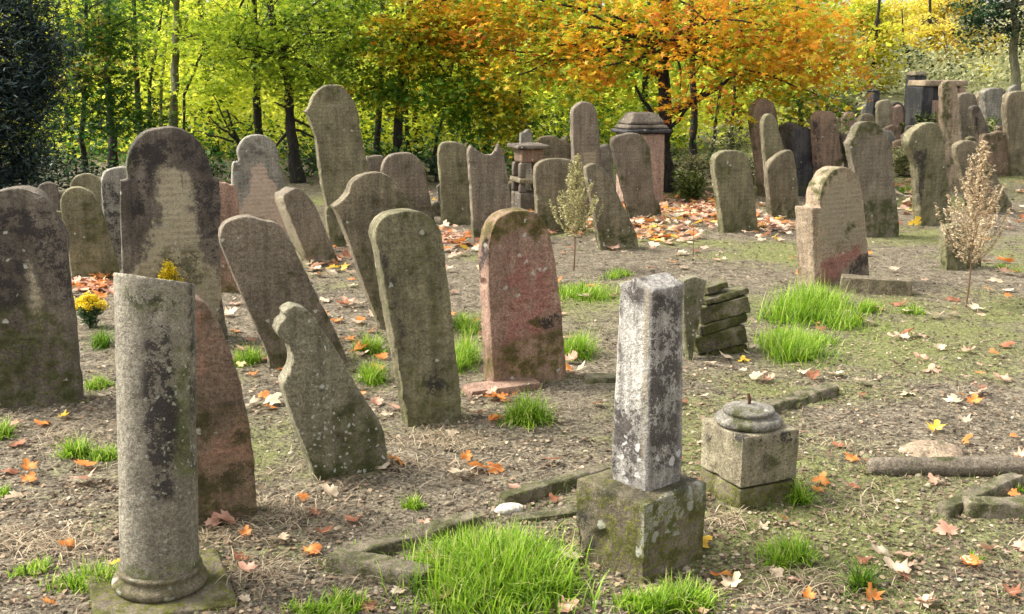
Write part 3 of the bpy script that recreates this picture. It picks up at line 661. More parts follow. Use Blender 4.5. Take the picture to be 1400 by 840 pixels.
for k in range(13):
    a = -math.pi / 2 + math.pi * k / 12; prof.append((rc * 1.09 + 0.022 * math.cos(a), th + 0.021 + 0.020 * math.sin(a)))
for k in range(1, 8):
    prof.append((rc * (1.06 + 0.015 * math.cos(k)), th + 0.043 + 0.002 * k))
for k in range(13):
    a = -math.pi / 2 + math.pi * k / 12; prof.append((rc * 1.04 + 0.011 * math.cos(a), th + 0.069 + 0.010 * math.sin(a)))
prof.append((rc * 1.0, th + 0.08))
solid("base_moulding", lathe(prof), 'mossy', col, Gc, vox=0.0065, amp=0.3, chips=0.5, wear_shading=[('l', [(150, 780), (230, 790), (230, 835), (150, 835)], 10, 0.25)])
w_ = rc * 1.8
solid("plinth", boxbm(-w_, w_, -w_, w_, -0.15, th + 0.002), 'mossy', col, Gc, vox=0.01, amp=0.6, chips=1.2, base_moss=0.8)
SPOTS.append((Gc.x, Gc.y, w_, w_, R(24), "the round column"))

# ---- obelisk stump on its cube plinth
Go = at(880, 800)
dO = Go.y + 0.20
yO = 41.0
left, right = P(790, 720, dO), P(966, 700, dO)
side = (right.x - left.x) / (math.cos(R(yO)) + math.sin(R(yO)))
cx = (left.x + right.x) / 2; cy = Go.y + side * 0.70
Gp = Vector((cx, cy, hz(cx, cy)))
ztp = P(877, 688, cy - side * 0.68).z - Gp.z
ob_ = empty("obelisk_stump", Gp, R(yO))
tag(ob_, "square white and black weathered obelisk with gabled top on a mossy cube plinth", "monument")
h_ = side / 2
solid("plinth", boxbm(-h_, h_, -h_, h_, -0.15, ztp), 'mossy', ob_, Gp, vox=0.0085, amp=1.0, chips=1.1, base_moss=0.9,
      wear_shading=[('m', [(800, 700), (960, 680), (960, 790), (800, 800)], 25, 0.75), ('l', [(875, 690), (935, 670), (965, 655), (965, 690), (940, 705), (925, 725), (895, 730), (885, 765), (872, 760), (872, 700)], 8, 0.85), ('p', [(874, 688), (890, 690), (905, 672), (940, 665), (966, 656), (966, 690), (952, 700), (950, 680), (935, 705), (915, 735), (905, 715), (888, 735), (884, 768), (872, 755)], 5, 0.75), ('d', [(785, 700), (815, 690), (820, 760), (790, 775)], 16, 0.5), ('d', [(860, 640), (970, 640), (970, 668), (880, 690), (795, 680)], 8, 0.3)])
wb = 107 / FPX * cy / (math.cos(R(yO)) + math.sin(R(yO))) / 2 * 1.0
wt = 92 / FPX * cy / (math.cos(R(yO)) + math.sin(R(yO))) / 2
zs = P(885, 388, cy).z - Gp.z
bm = bmesh.new()
def sq(wd, z, c=0.012):
    pts = []
    for sx, sy in ((-1, -1), (1, -1), (1, 1), (-1, 1)):
        a, b = (sx * wd, sy * (wd - c)), (sx * (wd - c), sy * wd)
        pts += [a, b] if sx * sy > 0 else [b, a]
    return [bm.verts.new((x, y, z)) for x, y in pts]
rings = [sq(wb * 0.93, ztp - 0.01), sq(wb, ztp + 0.06), sq(wb * 0.99, ztp + 0.12), sq(wt, zs)]
for a, b in zip(rings, rings[1:]):
    for i in range(8): bm.faces.new((a[i], a[(i + 1) % 8], b[(i + 1) % 8], b[i]))
bm.faces.new(rings[0][::-1]); bm.faces.new(rings[-1])
# low gable: ridge runs along local x, gable end on the right-hand face
e = wt * 0.985
vs = [bm.verts.new(c) for c in ((-e, -e, zs - 0.01), (e, -e, zs - 0.01), (e, e, zs - 0.01), (-e, e, zs - 0.01), (-e, 0, zs + 0.036), (e, 0, zs + 0.036), (-e, -e, zs + 0.003), (e, -e, zs + 0.003), (e, e, zs + 0.003), (-e, e, zs + 0.003))]
for f in ((3, 2, 1, 0), (0, 1, 7, 6), (2, 3, 9, 8), (1, 2, 8, 5, 7), (3, 0, 6, 4, 9), (6, 7, 5, 4), (8, 9, 4, 5)):
    bm.faces.new([vs[i] for i in f])
solid("shaft", bm, 'obelisk', ob_, Gp, loc=(0.016 * math.cos(R(yO)), -0.016 * math.sin(R(yO)), 0), rot=(R(0.5), R(-0.5), 0), vox=0.0075, amp=0.45, chips=0.7, base_moss=0.5,
      wear_shading=[('d', [(888, 400), (935, 395), (930, 640), (884, 650)], 12, 0.47), ('d', [(846, 385), (884, 392), (880, 420), (846, 410)], 8, 0.45), ('x', [(850, 420), (876, 425), (868, 560), (842, 540)], 10, 1.0), ('d', [(838, 545), (880, 545), (875, 660), (835, 645)], 14, 0.6), ('x', [(850, 368), (932, 366), (935, 382), (885, 392), (850, 386)], 4, 1.0), ('d', [(893, 430), (912, 425), (905, 560), (890, 600)], 8, 0.85), ('p', [(883, 392), (887, 392), (880, 650), (876, 650)], 2, 0.8), ('l', [(850, 590), (930, 590), (930, 660), (850, 660)], 14, 0.4)])  # black stains, with the right face's shade also put into the colour
SPOTS.append((cx, cy, side * 0.5, side * 0.5, R(yO), "the obelisk plinth"))

# ---- small pedestal with torus and iron pin
yP = 25.0
Gq = at(1044, 697)
left, right = P(966, 620, Gq.y + 0.12), P(1090, 620, Gq.y + 0.12)
side = (right.x - left.x) / (math.cos(R(yP)) + math.sin(R(yP)))
cx = (left.x + right.x) / 2; cy = Gq.y + side * 0.62
Gr = Vector((cx, cy, hz(cx, cy)))
pd = empty("pedestal", Gr, R(yP))
tag(pd, "small square buff stone pedestal topped by a round moulding with a rusty pin", "pedestal")
zf = P(1042, 668, cy - side * .6).z - Gr.z; zt = P(1042, 597, cy - side * .6).z - Gr.z
h_ = side / 2
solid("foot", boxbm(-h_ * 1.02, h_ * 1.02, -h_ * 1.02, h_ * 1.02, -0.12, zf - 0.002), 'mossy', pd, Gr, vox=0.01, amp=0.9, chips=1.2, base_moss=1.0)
solid("block", boxbm(-h_, h_, -h_, h_, zf + 0.003, zt), 'buff', pd, Gr, vox=0.0085, amp=0.5, chips=0.6, wear_shading=[('d', [(965, 590), (1090, 590), (1090, 606), (965, 604)], 6, 0.5), ('m', [(965, 590), (1090, 590), (1090, 620), (965, 620)], 10, 0.4), ('m', [(1042, 600), (1092, 585), (1092, 665), (1045, 668)], 10, 0.4), ('d', [(1040, 596), (1050, 596), (1050, 668), (1040, 668)], 6, 0.35)])
r0 = 46 / FPX * cy
prof = [(r0 * 0.9, zt - 0.004)]
for k in range(11):
    a = -math.pi / 2 + math.pi * k / 10; prof.append((r0 * 0.9 + 0.02 * math.cos(a), zt + 0.021 + 0.019 * math.sin(a)))
prof += [(r0 * 0.80, zt + 0.043), (r0 * 0.74, zt + 0.05)]
for k in range(9):
    a = -math.pi / 2 + math.pi * k / 8; prof.append((r0 * 0.7 + 0.014 * math.cos(a), zt + 0.062 + 0.012 * math.sin(a)))
prof += [(r0 * 0.5, zt + 0.082), (r0 * 0.12, zt + 0.088)]
solid("round_moulding", lathe(prof), 'greypale', pd, Gr, loc=(-0.01, 0.0, 0), vox=0.0065, amp=0.35, chips=0.5, base_moss=0.0)
s = N("rusty_iron"); n = s.noise(s.coord(), 60, 5, 0.7)
s.l(s.mix(s.rng(n, 0.4, 0.6), (0.05, 0.03, 0.022), (0.16, 0.075, 0.04)), s.b.inputs["Base Color"]); s.l(s.bump(n, 0.6, 0.003), s.b.inputs["Normal"]); s.b.inputs["Metallic"].default_value = 0.3
RUST = s.m
def tube(bm, pts, rad, sides=8):
    rings = []
    up = Vector((0.13, 0.31, 0.94))
    for i, p in enumerate(pts):
        d = (pts[min(i + 1, len(pts) - 1)] - pts[max(i - 1, 0)]).normalized()
        a = d.cross(up if abs(d.dot(up)) < 0.95 else Vector((1, 0, 0))).normalized(); b = d.cross(a)
        rings.append([bm.verts.new(p + (a * math.cos(2 * math.pi * k / sides) + b * math.sin(2 * math.pi * k / sides)) * rad[i]) for k in range(sides)])
    for a, b in zip(rings, rings[1:]):
        for k in range(sides): bm.faces.new((a[k], a[(k + 1) % sides], b[(k + 1) % sides], b[k]))
    bm.faces.new(rings[0][::-1]); bm.faces.new(rings[-1])
bm = bmesh.new(); tube(bm, [Vector((0, 0, zt + 0.05)), Vector((0.001, 0, zt + 0.105)), Vector((-0.004, 0.002, zt + 0.135))], [0.0075, 0.0075, 0.006], 10)
o = mesh_ob("iron_pin", bm, pd, (-0.01, 0, 0)); o.data.materials.append(RUST)
SPOTS.append((cx, cy, side * 0.5, side * 0.5, R(yP), "the pedestal with the iron pin"))

# ---- kerb stones, slabs and blocks lying about
def beam(name, label, a, b, wd, ht, mat='kerb', cat="kerb stone", group="old grave kerbs lying in the soil", sink=0.03, tilt=0.0, lift=0.0, chips=1.3, base_moss=0.5, wear_shading=(), roundtop=False, vox=0.010, amp=1.2):
    A, B = at(*a), at(*b)
    c = (A + B) / 2; L = (B - A).length; ang = math.atan2(B.y - A.y, B.x - A.x)
    G = Vector((c.x, c.y, hz(c.x, c.y)))
    bm = boxbm(-L / 2, L / 2, -wd / 2, wd / 2, -sink - 0.05, ht, None, 0.96)
    o = mesh_ob(name, bm, None, G + Vector((0, 0, lift)), (tilt, -math.asin((B.z - A.z) / L), ang))
    weather(o, M[mat], G, vox, amp, wear_shading, base_moss, None, chips, seed=L * 13)
    tag(o, label, cat, group)
    SPOTS.append((c.x, c.y, L / 2, wd / 2, ang, None))
    return o
beam("kerb_stone", "long half-buried kerb running from the broken corner towards the white pebble", (462, 772), (655, 714), 0.085, 0.045)
beam("kerb_stone", "short mossy kerb hooking right under the big grass tuft", (452, 774), (590, 800), 0.10, 0.06)
beam("kerb_stone", "low kerb ridge left of the obelisk plinth behind the white pebble", (684, 692), (832, 650), 0.075, 0.05)
beam("kerb_stone", "tapered kerb piece lying behind the pedestal with the pin", (1040, 566), (1140, 537), 0.10, 0.05)
beam("kerb_stone", "diagonal kerb leading to the mossy one at the right edge", (1284, 708), (1392, 660), 0.075, 0.05, base_moss=0.7)
beam("kerb_stone", "mossy kerb with a dark hollow side cut by the right edge", (1314, 702), (1470, 706), 0.09, 0.065, base_moss=0.9)
beam("kerb_stone", "thin kerb ridge between the big grass tuft and the obelisk plinth", (700, 712), (790, 700), 0.09, 0.02, sink=0.03)
beam("flat_slab", "flat reddish slab lying at the foot of the red gravestone", (636, 540), (735, 527), 0.17, 0.04, 'red', "stone slab", None, chips=1.0, base_moss=0.2)
beam("flat_slab", "small flat grey slab between the red gravestone and the obelisk", (798, 520), (845, 520), 0.14, 0.03, 'grey', "stone slab", None)
beam("stone_rail", "square grey stone bar lying tilted at the foot of the pinkish-tan arched stone", (1147, 398), (1247, 404), 0.11, 0.09, 'grey', "stone bar", None, lift=0.05, base_moss=0.0, tilt=R(8))
# white pebble
def pebble(name, label, px, py, rx, ry, rz, mat, cat="stone", sq_=1.0):
    G = at(px, py); bm = bmesh.new(); bmesh.ops.create_icosphere(bm, subdivisions=4, radius=1)
    for v in bm.verts: v.co = Vector((v.co.x * rx, v.co.y * ry, v.co.z * rz)) * (1 + 0.12 * noise.noise(v.co * 1.5 + Vector((px, 0, 0))))
    o = mesh_ob(name, bm, None, G + Vector((0, 0, rz * 0.45)), (0, 0, R(12)))
    weather(o, M[mat], G, 0.006, 0.4, (), 0.0, None, 0.3, px); tag(o, label, cat); return o
M['white'] = stone_mat("white_stone", (0.66, 0.62, 0.54), (0.55, 0.5, 0.42), moss=0, dark=0.05, writing=0, streak=0.1)
pebble("white_pebble", "smooth oblong white stone lying on the soil left of the obelisk", 697, 700, 0.066, 0.036, 0.026, 'white')
# fallen column, right edge
A, B = at(1186, 646), at(1440, 646)
rad = 14.5 / FPX * A.y
G = (A + B) / 2; L = (B - A).length
bm = lathe([(rad * 0.75, -L / 2), (rad * 0.97, -L / 2 + 0.03), (rad, -L / 2 + 0.08), (rad * 1.02, L / 2)], 40)
o = mesh_ob("fallen_column", bm, None, Vector((G.x, G.y, hz(G.x, G.y) + rad * 0.72)), (0, R(90), math.atan2(B.y - A.y, B.x - A.x)))
weather(o, M['mauve'], G, 0.009, 0.5, (), 0.1, None, 0.7, 5.0)
tag(o, "smooth grey-brown column shaft lying on the ground at the right edge", "column")
SPOTS.append((G.x, G.y, L / 2, rad, 0, None))
Gb = at(1284, 632); d0 = Gb.y + rad
zc = hz(Gb.x, Gb.y) + rad * 1.35
bm = lathe([(0.09, -0.035), (0.13, -0.02), (0.135, 0.0), (0.10, 0.018), (0.08, 0.02)], 40)
for v in bm.verts: v.co.x *= 1.15; v.co.y *= 0.8
o = mesh_ob("broken_capital", bm, None, (Gb.x, d0 + 0.06, zc - 0.055), (R(16), R(-3), 0))
weather(o, M['tan'], Gb, 0.008, 1.2, [('l', [(1245, 612), (1300, 612), (1300, 626), (1245, 626)], 4, 0.4)], 0.0, None, 1.8, 9.0)
tag(o, "broken pale round stone piece resting against the fallen column", "broken stone")
# leaning narrow slab and its heap of layered blocks
slab("gravestone", "narrow speckled broken slab leaning right beside the heap of layered stones", [(942, 492), (936, 440), (934, 384, 1), (950, 379), (967, 384, 1), (958, 430), (947, 488)], (948, 492), yaw=24, t=0.10, mat='lichen', group=G_, short="the narrow speckled slab")
hp = at(992, 488)
hd = hp.y
lay = [(0.0, 0.34, 0.22, 0.095, 0.00, 0), (-0.005, 0.33, 0.2, 0.05, 0.098, 5), (0.01, 0.33, 0.2, 0.085, 0.150, -3), (0.0, 0.30, 0.17, 0.035, 0.238, 6), (-0.075, 0.15, 0.12, 0.04, 0.275, 14)]
LB = ["thick lowest block of the slanting layered heap right of the obelisk", "thin second layer of the slanting layered heap", "thick middle block of the slanting layered heap",
      "thin upper layer of the slanting heap, under the small capping piece", "small jagged piece capping the slanting layered heap"]
tl = R(-13)
k_ = FPX / hd
sc_ = (60 / k_) / 0.32
for (dx, lx, ly, lz, z0, rz), lb in zip(lay, LB):
    lx, ly, lz, z0, dx = lx * sc_ * 1.18, ly * sc_, lz * sc_ * 1.58, z0 * sc_ * 1.58, dx * sc_
    cxx = hp.x - 0.025 + dx + (z0 + 0.05) * math.sin(-tl) * 0.3; 
    G = Vector((cxx, hd + 0.14, hz(cxx, hd + 0.14)))
    bm = boxbm(-lx / 2, lx / 2, -ly / 2, ly / 2, 0.002, lz - 0.003)
    o = mesh_ob("broken_block", bm, None, G + Vector((0, 0, z0 + 0.045 * sc_)), (0, tl, R(rz + 8)))
    weather(o, M['darkmoss'], G, 0.0085, 1.3, [('m', [(940, 360), (1030, 360), (1030, 500), (940, 500)], 5, 0.7)], 0.6, None, 1.6, z0 * 9)
    tag(o, lb, "broken stone", "layered stone heap right of the obelisk")
cxx = hp.x + 0.02
G = Vector((cxx, hd + 0.16, hz(cxx, hd + 0.16)))
bm = boxbm(-0.16 * sc_, 0.17 * sc_, -0.07, 0.09, -0.08, 0.052 * sc_)
o = mesh_ob("broken_block", bm, None, G, (0, R(-6), R(4))); weather(o, M['mossy'], G, 0.01, 1.5, (), 1.0, None, 1.5, 2.0)
tag(o, "sunken foundation stone beneath the slanting layered heap", "broken stone")
SPOTS.append((hp.x, hd + .14, 0.2, 0.12, 0, "the layered stone heap"))

# ---- capped tomb (monument) behind the wide brown stone
def tomb(name, label, base, w_px, d_m, parts, yaw, cat="tomb"):
    """parts: (name, mat, half width factor, half depth factor, y px bottom, y px top, taper)"""
    G = at(*base); root = empty(name, G, R(yaw)); tag(root, label, cat)
    root["k"] = 0; del root["k"]
    for nm, mt, wf, df, yb, yt, tp in parts:
        zb = P(base[0], yb, G.y).z - G.z; zt_ = P(base[0], yt, G.y).z - G.z
        if yb >= base[1]: zb = -0.15
        wd = w_px / FPX * G.y / 2
        bm = boxbm(-wd * wf, wd * wf, -d_m / 2 * df, d_m / 2 * df, zb + 0.003, zt_, None, tp)
        solid(nm, bm, mt, root, G, vox=0.02, amp=1.2, chips=1.2, base_moss=0.3, seed=yb)
    SPOTS.append((G.x, G.y, w_px / FPX * G.y / 2, d_m / 2, R(yaw), None))
    return root
tomb("capped_tomb", "pink tomb pillar with a dark moulded roof-shaped cap behind the wide brown stone", (874, 278), 60, 0.5,
     [("body", 'pink', 0.9, 0.9, 278, 182, 0.97), ("cornice", 'black', 1.13, 1.13, 182, 176, 1.0), ("cap_step", 'darks', 1.02, 1.02, 176, 170, 0.9), ("cap_roof", 'darks', 0.92, 0.92, 170, 154, 0.6)], 18)
tb = tomb("ruined_tomb", "ruined box tomb with dark gaps between its slabs left of the broad grey stone", (722, 285), 36, 0.45,
     [("foot", 'darks', 1.0, 1.0, 285, 262, 1.0), ("middle_slab", 'grey', 1.1, 1.1, 249, 242, 1.0), ("upper_block", 'redbrown', 0.85, 0.85, 222, 203, 1.0), ("cap_slab", 'darks', 1.3, 1.2, 203, 197, 0.95)], 16)
for sx in (-0.75, 0.75):
    for yb, yt in ((262, 249), (242, 222)):
        zb = P(722, yb, tb.location.y).z - tb.location.z; zt_ = P(722, yt, tb.location.y).z - tb.location.z
        wd = 18 / FPX * tb.location.y
        for sy in (-0.16, 0.16):
            solid("post", boxbm(sx * wd - 0.045, sx * wd + 0.045, sy - 0.045, sy + 0.045, zb, zt_), 'darks', tb, tb.location, vox=0.02, amp=1)
tomb("stone_urn_block", "squat carved block with a ledge left of the tall slim stone", (770, 265), 36, 0.4, [("body", 'greypale', 0.8, 0.8, 265, 219, 0.98), ("ledge", 'grey', 1.05, 1.05, 219, 214, 1.0), ("cap", 'darks', 0.75, 0.75, 214, 196, 0.8)], 18)
lt = tomb("lintel_monument", "large family monument with a dark recess under a heavy stone lintel on the slope", (1276, 192), 62, 0.6,
     [("foot", 'grey', 1.05, 1.05, 192, 178, 1.0), ("back_wall", 'black', 0.95, 0.35, 178, 118, 1.0), ("lintel", 'tan', 1.08, 1.0, 118, 110, 0.95)], 14)
G = lt.location; wd = 31 / FPX * G.y
for (sx, mt, hw) in ((-0.85, 'black', 0.28), (0.85, 'pink', 0.16)):
    zt_ = P(1276, 118.5, G.y).z - G.z; zb = P(1276, 177.5, G.y).z - G.z
    solid("pillar", boxbm(sx * wd - hw * wd, sx * wd + hw * wd, -0.26, 0.24, zb, zt_), mt, lt, G, vox=0.025, amp=0.6)
zt_ = P(1276, 137, G.y).z - G.z
solid("panel", boxbm(-0.5 * wd, 0.6 * wd, -0.2, -0.08, P(1276, 177.5, G.y).z - G.z, zt_), 'pink', lt, G, vox=0.025, amp=0.6)
tomb("dark_pillar", "tall blue-black polished grave pillar with a small cap left of the lintel monument", (1247, 182), 20, 0.32, [("body", 'black', 0.95, 0.95, 182, 104, 0.96), ("cap", 'grey', 1.15, 1.15, 104, 98, 0.7)], 20, "grave pillar")
tomb("dark_pillar", "slim dark blue grave pillar below the yellow tree on the slope", (1190, 190), 11, 0.25, [("body", 'black', 1, 1, 190, 126, 0.95), ("cap", 'black', 1.1, 1.1, 126, 123, 0.8)], 20, "grave pillar")
# ------------------------------------------------------------------ trees
s = N("dark_bark"); n = s.noise(s.coord("Object", (1, 1, 0.25)), 30, 6, 0.7)
s.l(s.mix(s.rng(n, 0.35, 0.65), (0.016, 0.014, 0.012), (0.05, 0.043, 0.035)), s.b.inputs["Base Color"]); s.l(s.bump(n, 0.9, 0.03), s.b.inputs["Normal"]); BARK = s.m
s = N("grey_green_bark"); n = s.noise(s.coord("Object", (1, 1, 0.25)), 22, 6, 0.7)
s.l(s.mix(s.rng(n, 0.35, 0.65), (0.10, 0.10, 0.055), (0.2, 0.19, 0.12)), s.b.inputs["Base Color"]); s.l(s.bump(n, 0.9, 0.03), s.b.inputs["Normal"]); BARK2 = s.m
LIME = leaf_mat("lime_leaves", [(0.0, (0.035, 0.075, 0.012)), (0.3, (0.18, 0.29, 0.022)), (0.6, (0.48, 0.58, 0.04)), (1.0, (0.80, 0.80, 0.10))], 0.55)
GREEN = leaf_mat("green_maple_leaves", [(0.0, (0.018, 0.06, 0.015)), (0.4, (0.06, 0.15, 0.02)), (0.7, (0.16, 0.26, 0.025)), (0.9, (0.35, 0.34, 0.04)), (1.0, (0.4, 0.2, 0.06))], 0.5)
ORANGE = leaf_mat("orange_maple_leaves", [(0.0, (0.05, 0.15, 0.012)), (0.25, (0.26, 0.34, 0.02)), (0.42, (0.62, 0.52, 0.03)), (0.62, (0.75, 0.40, 0.03)), (0.85, (0.68, 0.27, 0.03)), (1.0, (0.42, 0.13, 0.03))], 0.5)
YELLOW = leaf_mat("yellow_leaves", [(0.0, (0.2, 0.3, 0.02)), (0.35, (0.66, 0.66, 0.05)), (0.7, (0.82, 0.72, 0.12)), (1.0, (0.7, 0.48, 0.14))], 0.55)
PALE = leaf_mat("pale_olive_leaves", [(0.0, (0.08, 0.10, 0.04)), (0.5, (0.27, 0.29, 0.12)), (1.0, (0.6, 0.55, 0.3))], 0.4)
NEEDLE = leaf_mat("dark_blue_green_needles", [(0.0, (0.006, 0.012, 0.012)), (0.6, (0.02, 0.045, 0.04)), (1.0, (0.07, 0.10, 0.09))], 0.15, 0.6)
DARKG = leaf_mat("dark_evergreen_leaves", [(0.0, (0.008, 0.022, 0.01)), (0.6, (0.03, 0.075, 0.025)), (1.0, (0.09, 0.13, 0.03))], 0.2, 0.5)

# maple-like leaf: five lobes, bent along the midrib (fan of triangles)
def lobed(nl=5, deep=0.45):
    pts = [(0, 0.0, 0)]
    angs = [-128, -100, -62, -32, 0, 32, 62, 100, 128]
    rad = [0.42, 0.2, 0.55, 0.26, 0.62, 0.26, 0.55, 0.2, 0.42]
    for a, r in zip(angs, rad):
        t = R(a); x, y = r * math.sin(t), r * math.cos(t)
        pts.append((x, y, -0.22 * abs(x) - 0.25 * max(0, y) ** 2))
    return np.array(pts), np.array([(0, i, i + 1) for i in range(1, 9)] )[:, [0, 2, 1]]
LEAF5 = lobed()
LEAF2 = (np.array([(0, -0.5, 0), (0.36, 0, -0.1), (0, 0.5, -0.05), (-0.36, 0, -0.1)]), np.array([(0, 1, 2), (0, 2, 3)]))
NEED = (np.array([(-0.05, -0.5, 0), (0.05, -0.5, 0), (0.09, 0, -.03), (0.0, 0.6, -0.12), (-0.09, 0, 0)]), np.array([(0, 1, 2), (0, 2, 4), (4, 2, 3)]))

def crown(name, blobs, n, mat, tmpl, size, clus=28, flat=0.4, crad=0.42, tilt=1.1, rng=RNG, hue=0.18):
    """blobs: (centre Vector, (rx, ry, rz), hue 0..1, weight). returns mesh and the cluster centres"""
    wts = np.array([b[3] * b[1][0] * b[1][2] for b in blobs]); wts = wts / wts.sum()
    pos, hue_, cents = [], [], []
    for b, w_ in zip(blobs, wts):
        k = max(3, int(n * w_ / clus))
        d = rng.normal(size=(k, 3)); d /= np.linalg.norm(d, axis=1)[:, None]
        c = d * (rng.uniform(0.15, 1, k) ** 0.55)[:, None] * np.array(b[1]) + np.array(b[0])
        cents.append(c)
        m = clus
        o = rng.normal(size=(k, m, 3)) * np.array([crad * 0.5, crad * 0.5, crad * 0.5 * flat])
        csz = rng.uniform(0.6, 1.35, k)[:, None, None]
        o = o * csz
        o[:, :, 2] -= 0.25 * (o[:, :, 0] ** 2 + o[:, :, 1] ** 2)
        pos.append((c[:, None, :] + o).reshape(-1, 3))
        ch = np.clip(b[2] + rng.normal(0, hue, k), 0, 1)
        hue_.append(np.clip(np.repeat(ch, m) + rng.normal(0, hue * 0.6, k * m), 0, 1))
    pos = np.concatenate(pos); hue_ = np.concatenate(hue_)
    gz = 0.06
    keep = pos[:, 2] > np.array([gz + (0 if p[0] < 1.5 or p[1] < 15 else 0.06 * max(0, min(1, (p[0] - 1.5) / 7.5)) * (p[1] - 15)) for p in pos])
    pos, hue_ = pos[keep], hue_[keep]
    N_ = len(pos)
    me = inst(tmpl[0], tmpl[1], pos, rots(N_, tilt, rng), rng.uniform(0.65, 1.25, N_) * size, hue_, name, mat, smooth=False)
    return me, np.concatenate(cents)

def limb(bm, a, b, r0, r1, rnd, sag=0.12, seg=7, sides=6):
    d = b - a; L = d.length
    pts, rad = [], []
    o1 = Vector((rnd.uniform(-1, 1), rnd.uniform(-1, 1), rnd.uniform(-0.3, 1))) * L * sag
    for i in range(seg + 1):
        t = i / seg
        p = a + d * t + o1 * math.sin(math.pi * t) + Vector((rnd.uniform(-1, 1), rnd.uniform(-1, 1), rnd.uniform(-1, 1))) * L * 0.018
        pts.append(p); rad.append(r0 + (r1 - r0) * t)
    tube(bm, pts, rad, sides)
    return pts

def tree(name, label, cat, trunk, r0, blobs, n, mat, tmpl, size, bark=None, group=None, nb=10, seed=0, hue=0.18, crad=0.42, flat=0.4, extra=(), clus=28, rtop=None, tilt=1.1):
    """trunk: list of world points from the foot up. extra: (from_t, world point, r) named limbs"""
    rnd = random.Random(seed); rng = np.random.default_rng(seed + 5)
    foot = trunk[0]; root = empty(name, foot)
    tag(root, label, cat, group)
    bm = bmesh.new()
    pts = []
    for a, b in zip(trunk, trunk[1:]):
        for k in range(5):
            p = a.lerp(b, k / 5); pts.append(p + Vector((rnd.uniform(-1, 1), rnd.uniform(-1, 1), 0)) * r0 * 0.22)
    pts.append(trunk[-1]); m = len(pts)
    rt = rtop if rtop is not None else r0 * 0.35
    rad = [(r0 + (rt - r0) * (i / (m - 1)) ** 0.8) * (1 + 0.35 * max(0, 1 - i / 2.5)) for i in range(m)]
    pts[0] = pts[0] - Vector((0, 0, 0.2))
    loc = [p - foot for p in pts]
    tube(bm, loc, rad, 12)
    me, cents = crown("crown", [(Vector(b[0]) - foot, b[1], b[2], b[3] if len(b) > 3 else 1.0) for b in blobs], n, mat, tmpl, size, clus=clus, crad=crad, flat=flat, hue=hue, rng=rng, tilt=tilt) if n else (None, [])
    if len(cents):
        for k in range(nb):
            c = Vector(cents[rnd.randrange(len(cents))])
            zt = max(0.35 * loc[-1].z, min(loc[-1].z * 0.97, c.z - rnd.uniform(0.1, 0.5) * (c - Vector((0, 0, c.z))).length * 0.7))
            i = min(range(m), key=lambda j: abs(loc[j].z - zt))
            sp = limb(bm, loc[i], c, rad[i] * rnd.uniform(0.25, 0.45), 0.008, rnd)
            for q in range(2):
                j = rnd.randrange(2, 6); c2 = Vector(cents[rnd.randrange(len(cents))])
                if (c2 - sp[j]).length < 1.6: limb(bm, sp[j], c2, rad[i] * 0.14 + 0.004, 0.005, rnd, seg=5, sides=5)
    for t, p, r in extra:
        i = min(m - 1, int(t * (m - 1))) ; limb(bm, loc[i], p - foot, r, r * 0.3, rnd, 0.1)
    bmesh.ops.recalc_face_normals(bm, faces=bm.faces)
    tm = bpy.data.meshes.new("trunk"); bm.to_mesh(tm); bm.free(); tm.materials.append(bark or BARK)
    tm.polygons.foreach_set("use_smooth", np.ones(len(tm.polygons), dtype=bool))
    link("trunk", tm, root)
    if me: link("crown", me, root)
    return root

def foot(px, d, py=150):
    q = P(px, py, d); return Vector((q.x, q.y, hz(q.x, q.y)))
def stem(pxs, d, top=6.5):
    """trunk points from a list of (px, py) at distance d, foot first; continued to height top"""
    f = foot(pxs[0][0], d); out = [f]
    for x, y in pxs[1:]: out.append(P(x, y, d))
    last, prev = out[-1], out[-2]
    if last.z < top:
        k = (top - last.z); dirv = (last - prev); dirv = dirv / max(0.3, dirv.z)
        out.append(last + Vector((dirv.x * k * 0.6, 0.1, k)))
    return out
WOOD = "trees at the edge of the wood"
# big orange maple
d = 17.0
B = lambda px, py, dist, rx, rz, h, w=1.0, ry=None: (P(px, py, dist), (rx, ry or rx * 0.8, rz), h, w)
tree("maple_tree", "big maple with orange and yellow leaves on a black trunk right of centre", "tree", stem([(912, 265), (908, 180), (907, 60)], d, 6), 0.15,
     [B(1060, 70, d - 0.5, 1.25, 0.62, 0.62), B(1120, 60, d, 0.75, 0.7, 0.66), B(960, 45, d - 0.8, 1.2, 0.5, 0.6), B(820, 60, d - 0.6, 1.0, 0.65, 0.55), B(790, 120, d - 0.8, 0.55, 0.28, 0.62), B(960, 135, d - 0.9, 0.75, 0.26, 0.5),
      B(1075, 125, d - 0.2, 0.6, 0.3, 0.5), B(1110, 150, d, 0.4, 0.3, 0.15), B(1000, 100, d + 0.6, 0.7, 0.3, 0.2, 0.5), B(720, 60, d - 0.2, 0.8, 0.7, 0.42), B(1020, 5, d, 1.6, 0.45, 0.6), B(860, 0, d, 1.6, 0.5, 0.4), B(900, -110, d, 2.4, 1.1, 0.45, 0.35), B(690, 0, d, 0.9, 0.6, 0.35)],
     13000, ORANGE, LEAF5, 0.125, group=WOOD, nb=34, seed=3, hue=0.2, crad=0.4, flat=0.75,
     extra=[(0.38, P(868, 117, d), 0.05), (0.40, P(1003, 105, d - 0.3), 0.07), (0.36, P(965, 118, d - 0.5), 0.035), (0.6, P(1040, 60, d), 0.05), (0.55, P(740, 62, d), 0.045)])
